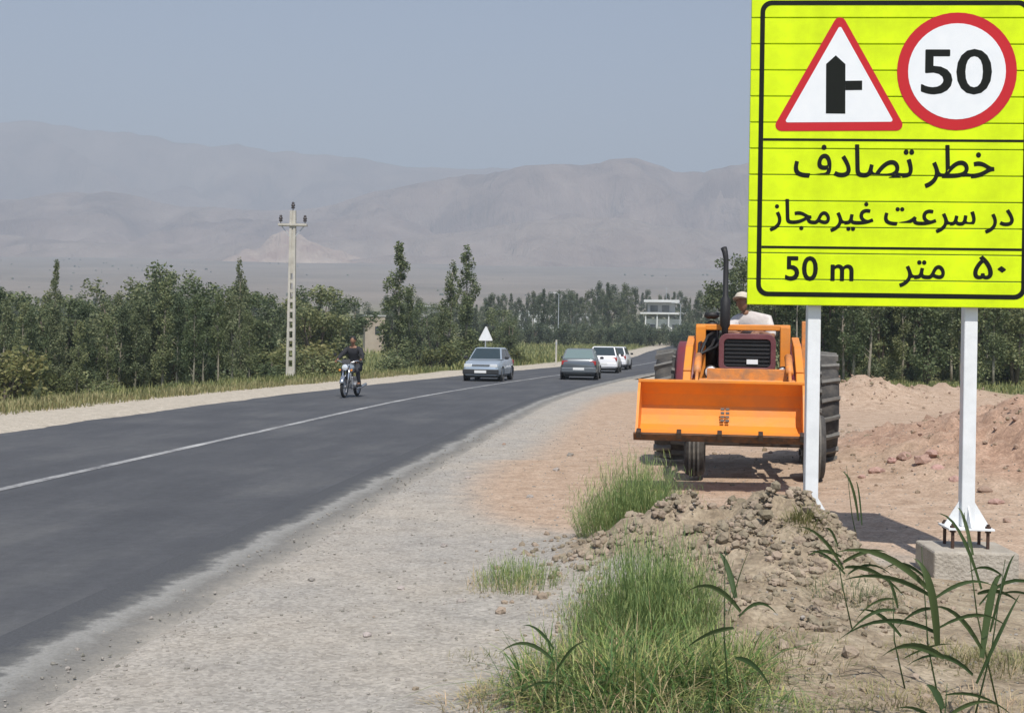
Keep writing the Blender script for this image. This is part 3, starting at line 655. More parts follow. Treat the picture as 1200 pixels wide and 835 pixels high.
# behind the tractor and the sign
plant_tree('broad', 'leaf_dark', 2, 868, 296, 62, "broad_tree", "big dark tree right behind the tractor driver and exhaust pipe", wide=.95)
plant_tree('broad', 'leaf_dark', 1, 905, 310, 66, "broad_tree", "big dark tree half hidden behind the yellow sign's left edge", wide=.95)
for i in range(24):
    px = 925 + i * 13.5 + trng.uniform(-4, 4)
    plant_tree('slender' if i % 4 else 'bushy', 'leaf_dark' if i % 2 else 'leaf_mid', 1 + i % 4 if i % 4 else 1, px, 300 + trng.uniform(-14, 14), trng.uniform(56, 66), "grove_tree", "pale-trunked tree along the front of the grove behind the yellow sign", group="front trees of the grove behind the sign", wide=.95)
for i in range(22):
    px = 925 + i * 15 + trng.uniform(-5, 5)
    plant_tree('bushy', 'leaf_dark', 1 + i % 2, px, 306 + trng.uniform(-12, 16), trng.uniform(69, 82), "grove_tree", "dark bushy tree deep in the grove behind the yellow sign", group="back trees of the grove behind the sign", wide=1.25)
for i in range(16):
    px = 965 + i * 17 + trng.uniform(-6, 6)
    plant_tree('shrub', 'leaf_mid' if i % 3 else 'leaf_dark', 1 + i % 2, px, trng.uniform(415, 432), trng.uniform(58, 66), "shrub", "low green shrub under the grove behind the sign", 'shrub', "shrubs under the grove behind the sign", wide=1.2)

# ------------------------------------------------------------------ grass and field growth that nobody could count
def blade(mb, p, h, w, lean, an, rng, seg=3, droop=.5):
    d = Vector((math.cos(an), math.sin(an), 0)); sd = Vector((-d.y, d.x, 0)); vs = []
    for k in range(seg + 1):
        t = k / seg; q = Vector(p) + d * (lean * h * t ** 1.6) + Vector((0, 0, h * (t - droop * lean * t ** 2.5)))
        ww = w * (1 - t) ** .7 * (.6 + .8 * t if t < .5 else 1.0)
        if k == seg: vs.append(q)
        else: vs += [q - sd * ww / 2, q + sd * ww / 2]
    fs = [(2*k, 2*k+1, 2*k+3, 2*k+2) for k in range(seg - 1)] + [(2*seg-2, 2*seg-1, 2*seg)]
    mb.add(vs, fs)
def scatter_grass(name, n, where, h, w, material, seed, label, seg=2, dropped=None):
    rng = random.Random(seed); mb = MB(); k = 0
    while k < n:
        q = where(rng)
        if q is None: continue
        x, y = q; hh = h * rng.uniform(.4, 1.2)
        for _ in range(3): blade(mb, (x + rng.gauss(0, w*2), y + rng.gauss(0, w*2), ground_h(x, y) - .02), hh * rng.uniform(.6, 1), w, rng.uniform(.1, .6), rng.uniform(0, 6.28), rng, seg)
        k += 1
    o = mb.build(name, material); tag(o, label, None, None, 'stuff'); return o
def verge(rng):
    y = 16 + 46 * rng.random() ** 1.1; d = 2.4 + abs(rng.gauss(0, 3.2)); x = road_left(y) - d
    if x / y < -.45: return None
    if nz(x, y, 4, .5) < -.15 and rng.random() < .7: return None
    return x, y
scatter_grass("verge_grass", 7000, verge, .34, .035, M['dry_grass'], 3, "dry yellow-green grass on the verge left of the road")
def verge2(rng):
    y = 34 + 40 * rng.random(); d = 3.2 + abs(rng.gauss(0, 4)); x = road_left(y) - d
    if x / y < -.45 or nz(x, y, 8, .2) < -.05: return None
    return x, y
scatter_grass("green_verge_grass", 5000, verge2, .45, .05, M['meadow'], 4, "green grass at the foot of the left trees and the pole")
def meadow(rng):
    y = 78 + 130 * rng.random() ** 1.3; x = road_left(y) - 3.5 - 45 * rng.random() ** 1.2
    return x, y
scatter_grass("meadow_grass", 8000, meadow, .8, .13, M['meadow'], 5, "tall yellow-green growth in the field beyond the road bend")
def right_green(rng):
    x = rng.uniform(11.5, 34); y = 44 + 14 * rng.random() + (x - 12) * .15
    return x, y
scatter_grass("lot_grass", 3000, right_green, .35, .05, M['meadow'], 6, "strip of green grass at the foot of the grove behind the sign")

def far_scrub():
    rng = random.Random(77); mb = MB(); k = 0
    while k < 170:
        y = rng.uniform(650, 2700); x = rng.uniform(-.46, .5) * y
        if nz(x, y, 3, .0022) < -.02: continue
        r_ = rng.uniform(1.0, 2.8); ico_lump(mb, (x, y, ground_h(x, y) + r_*.3), r_, rng); k += 1
    tag(mb.build("far_scrub", M['leaf_far']), "scattered trees and scrub dotting the hazy plain below the mountains", kind='stuff')

# ------------------------------------------------------------------ soil clods, gravel and stones
ICO = None
def ico_lump(mb, c, r_, rng):
    global ICO
    if ICO is None:
        bm = bmesh.new(); bmesh.ops.create_icosphere(bm, subdivisions=1, radius=1.0)
        ICO = ([v.co.copy() for v in bm.verts], [tuple(v.index for v in f.verts) for f in bm.faces]); bm.free()
    rot = Matrix.Rotation(rng.uniform(0, 6.28), 3, 'Z') @ Matrix.Rotation(rng.uniform(-.8, .8), 3, 'X'); q = rng.uniform(.5, .9); e = rng.uniform(.65, 1)
    vs = []
    for p in ICO[0]:
        k = rng.uniform(.72, 1.2); w = rot @ Vector((p.x * k, p.y * k * e, p.z * k * q)); vs.append((c[0] + w.x*r_, c[1] + w.y*r_, c[2] + w.z*r_))
    mb.add(vs, ICO[1])
def clods():
    rng = random.Random(11); mb = MB(); k = 0
    while k < 12000:
        bx, by, bh, sx, sy = BUMPS[rng.choice((0, 0, 0, 1, 1, 2, 3, 4))]
        x, y = rng.gauss(bx, sx * .85), rng.gauss(by, sy * .85)
        if nz(x, y, 6, 3.0) < -.12: continue
        if x - road_left(y) - ROAD_W < 1.0 or y < 5: continue
        r_ = .004 + .034 * rng.random() ** 5
        if rng.random() < .02: r_ = rng.uniform(.035, .055)
        ico_lump(mb, (x, y, ground_h(x, y) + r_ * .2), r_, rng); k += 1
    tag(mb.build("soil_clods", M['clod']), "dry brown soil clods over the mound beside the sign", kind='stuff')
    mb = MB(); k = 0
    while k < 8000:
        y = 5 + 22 * rng.random() ** 1.5; x = road_left(y) + ROAD_W + (.10 + abs(rng.gauss(0, .35)) if k % 10 == 0 else .35 + rng.uniform(0, 7))
        if x / y > .48: continue
        r_ = .004 + .012 * rng.random() ** 3
        ico_lump(mb, (x, y, max(ground_h(x, y), -.006 if x - road_left(y) - ROAD_W < .4 else -9) + r_ * .15), r_, rng); k += 1
    tag(mb.build("gravel", M['stone']), "loose grey gravel along the right shoulder of the road", kind='stuff')
    mb = MB(); k = 0
    while k < 2000:
        bx, by, bh, sx, sy = BUMPS[rng.choice((5, 5, 6, 7, 9, 8))]
        x, y = rng.gauss(bx, sx * 1.0), rng.gauss(by, sy * 1.0)
        r_ = .012 + .05 * rng.random() ** 3.2
        ico_lump(mb, (x, y, ground_h(x, y) + r_ * .2), r_, rng); k += 1
    tag(mb.build("rubble", M['red_stone']), "reddish rubble over the dirt heap behind the sign", kind='stuff')
clods()
far_scrub()
def stones():
    rng = random.Random(21); meshes = []
    for k in range(4):
        mb = MB(); mb.blob((0, 0, 0), 1.0, k * 3 + 1, 2, (1, .8, .6)); meshes.append((mb.mesh("stone", M['stone']), mb.mesh("stone", M['red_stone'])))
    spots = [(668, 534, .06, 0), (652, 551, .05, 0), (548, 560, .035, 0), (621, 583, .04, 0), (520, 640, .035, 0), (470, 690, .03, 0), (365, 680, .03, 0), (395, 625, .03, 0), (540, 705, .03, 0), (430, 745, .03, 0),
             (1028, 553, .09, 1), (1060, 535, .10, 1), (1082, 541, .12, 1), (1100, 548, .09, 1), (1092, 530, .10, 1), (1118, 560, .08, 1), (1045, 540, .07, 1), (1155, 575, .08, 1), (1168, 590, .07, 1), (1180, 612, .05, 1), (1010, 560, .05, 1)]
    for i, (px, py, r_, red) in enumerate(spots):
        x, y = on_ground(px, py); o = link("stone", meshes[i % 4][red])
        thing("stone", "pale reddish stone lying by the dirt heap behind the sign" if red else "small grey stone lying on the gravel shoulder", "stone", (x, y, ground_h(x, y) + r_ * .25), rng.uniform(0, 6), "stones by the dirt heap" if red else "stones on the gravel shoulder", o)
        o.scale = (r_, r_, r_)
stones()

# ------------------------------------------------------------------ the yellow road sign
SIGN_Y = 9.68; PXM = F_PX / SIGN_Y
SX = at_depth(1045.5, SIGN_Y, 175); SZ = z_seen(1045.5, 175, SIGN_Y); SYAW = R(-3.5)
def S(px, py):                                          # photo measure -> metres on the board, from its centre
    dx, dy = px - 1045.5, py - 175.5; c, s = math.cos(ROLL), math.sin(ROLL)
    return (dx*c + dy*s) / PXM, -(-dx*s + dy*c) / PXM
sign = thing("road_sign", "large fluorescent yellow warning sign on two white posts beside the road", "road sign", (SX, SIGN_Y, 0), SYAW)
BW, BH = 331 / PXM, 369 / PXM
FRONT = Matrix.Translation((0, 0, SZ)) @ Matrix.Rotation(R(90), 4, 'X')   # board plane: local xy -> x,z ; +z of local points to the viewer (-y)
def plank_mesh():
    ph = BH / 12; mb = MB(); g = .0035; e = .012
    prof = [(-ph/2 + g, 0), (-ph/2 + g + .004, .006), (ph/2 - g - .004, .006), (ph/2 - g, 0), (ph/2 - g, -.03), (-ph/2 + g, -.03)]
    vs = [(-BW/2, y, z) for y, z in prof] + [(BW/2, y, z) for y, z in prof]; n = len(prof)
    fs = [(i, (i+1) % n, n+(i+1) % n, n+i) for i in range(n)] + [tuple(range(n-1, -1, -1)), tuple(range(n, 2*n))]
    mb.add(vs, fs, Matrix.Rotation(R(90), 4, 'X')); return mb.mesh("plank", M['yellow'])
pm = plank_mesh()
for k in range(12): link("plank", pm, sign, (0, 0, SZ - BH/2 + BH/12 * (k + .5)))
mb = MB()
for s in (-1, 1): mb.box((s * (BW/2 - .2), .045, SZ), (.04, .03, BH - .06))
mb.box((0, .036, SZ), (BW - .02, .008, BH - .02)); mb.build("backing_rail", M['galv'], sign)
def rounded_rect(w, h, r_, n=6):
    pts = []
    for cx, cy, a0 in ((w/2-r_, h/2-r_, 0), (-w/2+r_, h/2-r_, 90), (-w/2+r_, -h/2+r_, 180), (w/2-r_, -h/2+r_, 270)):
        for k in range(n+1): a = R(a0 + 90*k/n); pts.append((cx + r_*math.cos(a), cy + r_*math.sin(a)))
    return pts
def rounded_poly(pts, r_, n=5):
    out = []; k = len(pts)
    for i in range(k):
        p, a, b = Vector(pts[i]), Vector(pts[i-1]), Vector(pts[(i+1) % k]); u, v = (a-p).normalized(), (b-p).normalized()
        half = u.angle(v) / 2; t = r_ / math.tan(half); c = p + (u+v).normalized() * (r_ / math.sin(half))
        s0, s1 = p + u*t - c, p + v*t - c; a0 = math.atan2(s0.y, s0.x); a1 = math.atan2(s1.y, s1.x); da = (a1 - a0 + math.pi) % (2*math.pi) - math.pi
        for j in range(n+1): w = a0 + da*j/n; out.append((c.x + r_*math.cos(w), c.y + r_*math.sin(w)))
    return out
bw, bh = 311 / PXM, 348 / PXM; th = 5.5 / PXM
mb = MB(); mb.ring(rounded_rect(bw, bh, .085), rounded_rect(bw - 2*th, bh - 2*th, .055), .007, .0085, FRONT); mb.build("border_line", M['black_print'], sign)
for py in (165.0, 291.5):
    mb = MB(); u, w = S(1045.5, py); mb.box((0, -.0078, SZ + w), (bw - 2*th - .002, .0016, 2.8 / PXM)); mb.build("divider_line", M['black_print'], sign)
# warning triangle
tri = [(-.478, -.4), (.478, -.4), (0, .47)]
cx, cy = S(984, 98)
def shift(pts, ox, oy): return [(p[0]+ox, p[1]+oy) for p in pts]
t_out = [S(905, 153), S(1062, 154), S(985, 13)]; t_in = [S(920.5, 143), S(1047, 143.5), S(985, 29.5)]
mb = MB(); mb.prism(rounded_poly(t_out, .045), .0065, .0090, FRONT); wt = mb.build("warning_triangle", M['red_print'], sign)
mb = MB(); mb.prism(rounded_poly(t_in, .014), .0090, .0105, FRONT); mb.build("white_field", M['white_print'], wt)
mb = MB(); mb.prism([S(968.5, 133), S(991, 133.5), S(991.2, 75.5), S(980, 65), S(968.8, 75)], .0105, .0120, FRONT)
mb.prism([S(991.2, 106), S(1010.5, 106), S(1010.5, 95), S(991.2, 95)], .0105, .0120, FRONT); mb.build("junction_symbol", M['black_print'], wt)
# speed roundel
def circ(c, r_, n=48): return [(c[0]+r_*math.cos(2*math.pi*k/n), c[1]+r_*math.sin(2*math.pi*k/n)) for k in range(n)]
cc = S(1119.5, 85.5)
mb = MB(); mb.prism(circ(cc, 68.7/PXM), .0065, .0090, FRONT); rd = mb.build("speed_limit_roundel", M['red_print'], sign)
mb = MB(); mb.prism(circ(cc, 56.0/PXM), .0090, .0105, FRONT); mb.build("white_field", M['white_print'], rd)
def lettering(name, text, box, material, parent, z0, bold=0.0, spacing=1.0, words=1):
    cu = bpy.data.curves.new("lettering_curve", 'FONT'); cu.body = text; cu.resolution_u = 4; cu.extrude = 0.0; cu.space_character = spacing
    o = bpy.data.objects.new("lettering_source", cu); COL.objects.link(o); bpy.context.view_layer.update()
    me = bpy.data.meshes.new_from_object(o.evaluated_get(bpy.context.evaluated_depsgraph_get()))
    bpy.data.objects.remove(o); bpy.data.curves.remove(cu)
    xs = [v.co.x for v in me.vertices]; ys = [v.co.y for v in me.vertices]
    (u0, w0), (u1, w1) = S(box[0], box[3]), S(box[2], box[1])
    sx_ = (max(xs) - min(xs)); sy_ = (max(ys) - min(ys))
    u0, u1, w0, w1 = u0 + bold*.12, u1 - bold*.12, w0 + bold*.12, w1 - bold*.12
    for v in me.vertices:
        a = u0 + (v.co.x - min(xs)) / (max(xs) - min(xs)) * (u1 - u0); b = w0 + (v.co.y - min(ys)) / (max(ys) - min(ys)) * (w1 - w0)
        v.co = FRONT @ Vector((a, b, z0))
    if bold:                                            # thicker strokes: the outline repeated around itself, each a hair deeper
        V = [v.co.copy() for v in me.vertices]; Fc = [tuple(p.vertices) for p in me.polygons]; mb = MB()
        for k in range(9):
            a = k * math.pi / 4; r_ = bold * .12 if k < 8 else 0
            mb.add([(v.x + r_*math.cos(a), v.y + .00006*k, v.z + r_*math.sin(a)) for v in V], Fc)
        bpy.data.meshes.remove(me); me = mb.mesh(name, material)
    me.materials.clear(); me.materials.append(material); me.name = name
    if words == 1: return link(name, me, parent)
    V = [v.co.copy() for v in me.vertices]; Fc = [tuple(p.vertices) for p in me.polygons]   # each word is a piece of its own
    spans = sorted((min(V[i].x for i in f), max(V[i].x for i in f)) for f in Fc); gaps, hi = [], spans[0][1]
    for a, b in spans:
        if a > hi: gaps.append((a - hi, (a + hi) / 2))
        hi = max(hi, b)
    cuts = sorted(c for _, c in sorted(gaps)[-(words - 1):]) + [1e9]; lo = -1e9
    for c in cuts:
        mb = MB(); mb.add(V, [f for f in Fc if lo < V[f[0]].x <= c]); used = sorted({i for f in mb.f for i in f}); ix = {q: k for k, q in enumerate(used)}
        mb.v = [mb.v[q] for q in used]; mb.f = [tuple(ix[q] for q in f) for f in mb.f]; mb.build(name, material, parent); lo = c
lettering("lettering", "50", (1078, 60, 1160, 112), M['black_print'], rd, .0116, .045, .95)
lettering("lettering", "\ufea7\ufec4\ufeae \ufe97\ufebc\ufe8e\ufea9\ufed1"[::-1], (931, 172, 1163, 219), M['black_print'], sign, .0084, .030, words=2)
lettering("lettering", "\ufea9\ufead \ufeb3\ufeae\ufecb\ufe96 \ufecf\ufef4\ufeae\ufee3\ufea0\ufe8e\ufeaf"[::-1], (903, 237, 1185, 271), M['black_print'], sign, .0084, .030, words=3)
lettering("lettering", "50 m", (921, 301, 1001, 329), M['black_print'], sign, .0084, .040, 1.05, words=2)
lettering("lettering", "\ufee3\ufe98\ufeae"[::-1], (1053, 306, 1106, 337), M['black_print'], sign, .0084, .030)
lettering("lettering", "\u06f5\u06f0", (1138, 301, 1176, 328), M['black_print'], sign, .0084, .040)
# posts, base plates, gussets, anchor bolts
for sx in (-.55, .625):
    top = SZ + BH/2 - .03; b0 = .30
    mb = MB(); mb.box((sx, .112, (top + b0)/2), (.10, .10, top - b0)); p = mb.build("post", M['white_paint'], sign, bevel=.008)
    mb = MB(); mb.box((sx, .112, b0 - .008), (.34, .30, .016)); mb.build("base_plate", M['white_paint'], p, bevel=.003)
    for k in range(4):
        a = k * math.pi / 2; Mx = Matrix.Translation((sx, .112, b0)) @ Matrix.Rotation(a, 4, 'Z') @ Matrix.Rotation(R(90), 4, 'X')
        reach = .165 if k % 2 == 0 else .145
        mb = MB(); mb.prism([(.05, .001), (reach, .001), (reach, .012), (.05, .20 if k % 2 == 0 else .16)], -.004, .004, Mx); mb.build("gusset", M['white_paint'], p)
    for ax in (-.13, .13):
        for ay in (-.11, .11):
            mb = MB(); mb.tube([(sx+ax, .112+ay, .10), (sx+ax, .112+ay, b0 + .03)], .013, 8); mb.tube([(sx+ax, .112+ay, b0 + .001), (sx+ax, .112+ay, b0+.016)], .022, 6); mb.tube([(sx+ax, .112+ay, b0-.034), (sx+ax, .112+ay, b0-.017)], .022, 6)
            mb.build("anchor_bolt", M['rust'], p)
for sx, lb in ((.625, "pale concrete plinth under the sign's bare right post"), (-.55, "concrete plinth under the sign's left post, half hidden by the soil mound")):
    c = Matrix.Rotation(SYAW, 4, 'Z') @ Vector((sx, .112, 0))
    mb = MB(); mb.box((0, 0, -.16), (.62, .56, .46)); o = mb.build("concrete_plinth", M['concrete'], bevel=.018)
    thing("concrete_plinth", lb, "plinth", (SX + c.x, SIGN_Y + c.y, .075), SYAW, None, o)
# ------------------------------------------------------------------ concrete utility pole
def utility_pole():
    y = 56.0; x = at_depth(340.5, y, 440); g = ground_h(x, y); top = z_seen(343, 247, y) - g
    t = thing("utility_pole", "pale concrete utility pole with a ladder of square holes and three insulators", "utility pole", (x, y, g))
    w0, w1, d0, d1 = .40, .23, .30, .20
    mb = MB(); n = 17; z0 = .25
    for s in (-1, 1):
        for k in range(1): mb.bar((s*(w0/2 - .05), 0, -.5), (s*(w1/2 - .04), 0, top), .10, d0*.8)
    hs = [.9 + (top*.62 - .9) * k / 9 for k in range(10)]
    prev = -.3
    for k, z in enumerate(hs):                          # rungs between the openings
        w = lerp(w0, w1, z/top) - .17
        mb.box((0, 0, (prev + z - .14)/2), (w, d0*.62, z - .14 - prev)); prev = z + .14
    mb.box((0, 0, (prev + top)/2), (lerp(w0, w1, .8) - .15, d0*.55, top - prev))
    mb.build("shaft", M['pole_concrete'], t)
    mb = MB(); mb.box((0, -.02, top - .62), (1.25, .34, .10)); mb.build("crossarm", M['pole_concrete'], t, bevel=.01)
    for s in (-.53, .53, 0):
        zz = top - .57 if s else top; mb = MB(); mb.tube([(s, -.02, zz), (s, -.02, zz + .16)], .02, 6)
        mb.lathe([(0, .10), (.075, .10), (.085, .15), (.05, .18), (.09, .22), (.085, .26), (.05, .29), (.07, .33), (.04, .38), (0, .39)], Matrix.Translation((s, -.02, zz)), 10)
        mb.build("insulator", M['insul'], t, True)
    mb = MB(); mb.bar((-.5, -.02, top - .66), (-.1, -.02, top - 1.15), .04, .04); mb.bar((.5, -.02, top - .66), (.1, -.02, top - 1.15), .04, .04); mb.build("arm_brace", M['galv'], t)
utility_pole()

# ------------------------------------------------------------------ far buildings, posts and signs
def far_building():
    y = 300.0; xl, xr = at_depth(752, y), at_depth(803, y); w = xr - xl; cx = (xl+xr)/2; g = ground_h(cx, y) - .3
    t = thing("house", "white two-storey house with broad flat slabs beyond the far trees", "house", (cx, y, g), R(-8)); hz = z_seen(777, 350, y) - g
    mb = MB(); mb.box((.1, 0, hz*.24), (w*.82, 6.5, hz*.48)); mb.build("lower_wall", M['building_white'], t)
    mb = MB(); mb.box((-.6, .6, hz*.72), (w*.62, 5.0, hz*.36)); mb.build("upper_wall", M['building_grey'], t)
    mb = MB(); mb.box((-.1, -.6, hz*.62), (w*1.02, 9.0, .42)); mb.build("balcony_slab", M['building_white'], t)
    mb = MB(); mb.box((-.5, -.2, hz*.93), (w*.80, 8.0, .55)); mb.build("roof_slab", M['building_white'], t)
    for k in range(4):
        mb = MB(); mb.box((-w*.40 + k*w*.26, -4.6, hz*.31), (.28, .28, hz*.60)); mb.build("column", M['building_white'], t)
    for k in range(3):
        mb = MB(); mb.box((-w*.24 + k*w*.25, -3.3, hz*.27), (1.2, .16, 1.3)); f = mb.build("window", M['window_dark'], t)
        mb = MB(); mb.box((-w*.24 + k*w*.25, -3.36, hz*.27 - .72), (1.4, .25, .1)); mb.build("sill", M['building_white'], f)
    for k in range(2):
        mb = MB(); mb.box((-w*.22 + k*w*.26, -1.95, hz*.74), (1.7, .16, 1.5)); mb.build("window", M['window_dark'], t)
    mb = MB(); mb.tube([(.5, 0, hz), (.5, 0, hz + 2.6)], .06, 6); mb.box((.5, 0, hz+2.4), (1.0, .05, .05)); mb.build("aerial", M['galv'], t)
far_building()
def tan_house():
    y = 150.0; x = at_depth(438, y); g = ground_h(x, y) - .2; h = z_seen(438, 371, y) - g
    t = thing("house", "small tan clay house between the trees and the tall lone poplar", "house", (x, y, g), R(10))
    mb = MB(); mb.box((0, 0, h/2), (2.3, 4, h)); mb.build("wall", M['tan_brick'], t)
    mb = MB(); mb.box((0, 0, h + .09), (2.5, 4.2, .16)); mb.build("roof", M['building_grey'], t)
    mb = MB(); mb.box((.4, -2.01, h*.62), (.8, .1, .9)); mb.build("window", M['window_dark'], t)
tan_house()
def long_building(px0, px1, top, bot, y, name, label, material):
    x0, x1 = at_depth(px0, y), at_depth(px1, y); cx = (x0+x1)/2; g = ground_h(cx, y) - .3; h = z_seen((px0+px1)/2, top, y) - g
    t = thing(name, label, "building", (cx, y, g)); w = x1 - x0
    mb = MB(); mb.box((0, 0, h/2), (w, 7, h)); mb.build("wall", M[material], t)
    mb = MB(); mb.box((0, 0, h + .15), (w + .6, 7.6, .3)); mb.build("roof", M['building_white'], t)
    for k in range(max(2, int(w/5))):
        mb = MB(); mb.box((-w/2 + w*(k+.5)/max(2, int(w/5)), -3.51, h*.6), (1.3, .12, 1.2)); mb.build("window", M['window_dark'], t)
long_building(606, 652, 366, 380, 330, "farm_building", "long low pale building behind the round-headed far tree", 'building_white')
long_building(660, 706, 369, 380, 340, "farm_building", "long low grey building right of the far lamp post", 'building_grey')
long_building(482, 512, 360, 372, 260, "farm_building", "small pale building showing between the slim roadside poplars", 'building_grey')
def lamp_post(px, top, y, label, arm=True):
    x = at_depth(px, y); g = ground_h(x, y); h = z_seen(px, top, y) - g; t = thing("lamp_post", label, "lamp post", (x, y, g))
    mb = MB(); mb.tube([(0, 0, -.1), (0, 0, h)], [.12, .06], 8); mb.build("post", M['galv'], t)
    mb = MB(); mb.tube([(0, 0, h - .1), (-.5, 0, h + .15), (-1.2, 0, h + .2)], .04, 6); mb.box((-1.4, 0, h + .18), (.6, .22, .1)); mb.build("lamp_arm", M['galv'], t)
lamp_post(654, 344, 230, "tall thin pale lamp post rising from the far poplar row")
lamp_post(797, 356, 240, "pale lamp post just right of the white two-storey house")
def marker():
    y = 88.0; x = at_depth(652, y); g = ground_h(x, y); h = z_seen(652, 398, y) - g
    t = thing("marker_post", "thin white marker post on the verge left of the dark hatchback", "marker post", (x, y, g))
    mb = MB(); mb.box((0, 0, h/2 - .05), (.12, .08, h + .1)); mb.build("post", M['pole_concrete'], t, bevel=.01)
    mb = MB(); mb.box((0, -.044, h - .25), (.10, .01, .16)); mb.build("reflector", M['galv'], t)
marker()
def triangle_sign():
    y = 72.0; x = at_depth(569, y); g = ground_h(x, y); b = z_seen(569, 399, y) - g; a = z_seen(569, 381, y) - g
    t = thing("triangle_sign", "white triangular road sign on a post behind the silver car", "road sign", (x, y, g), R(8))
    mb = MB(); mb.tube([(0, .03, -.1), (0, .03, a - .2)], .035, 8); mb.build("post", M['galv'], t)
    w = .42; Mx = Matrix.Rotation(R(90), 4, 'X')
    mb = MB(); mb.prism(rounded_poly([(-w, b), (w, b), (.02, a)], .05), -.008, .008, Mx); mb.build("plate", M['white_paint'], t)
    mb = MB(); mb.ring(rounded_poly([(-w, b), (w, b), (.02, a)], .05), rounded_poly([(-w+.05, b+.03), (w-.05, b+.03), (.02, a-.06)], .03), .009, .014, Mx); mb.build("rim", M['building_white'], t)
triangle_sign()

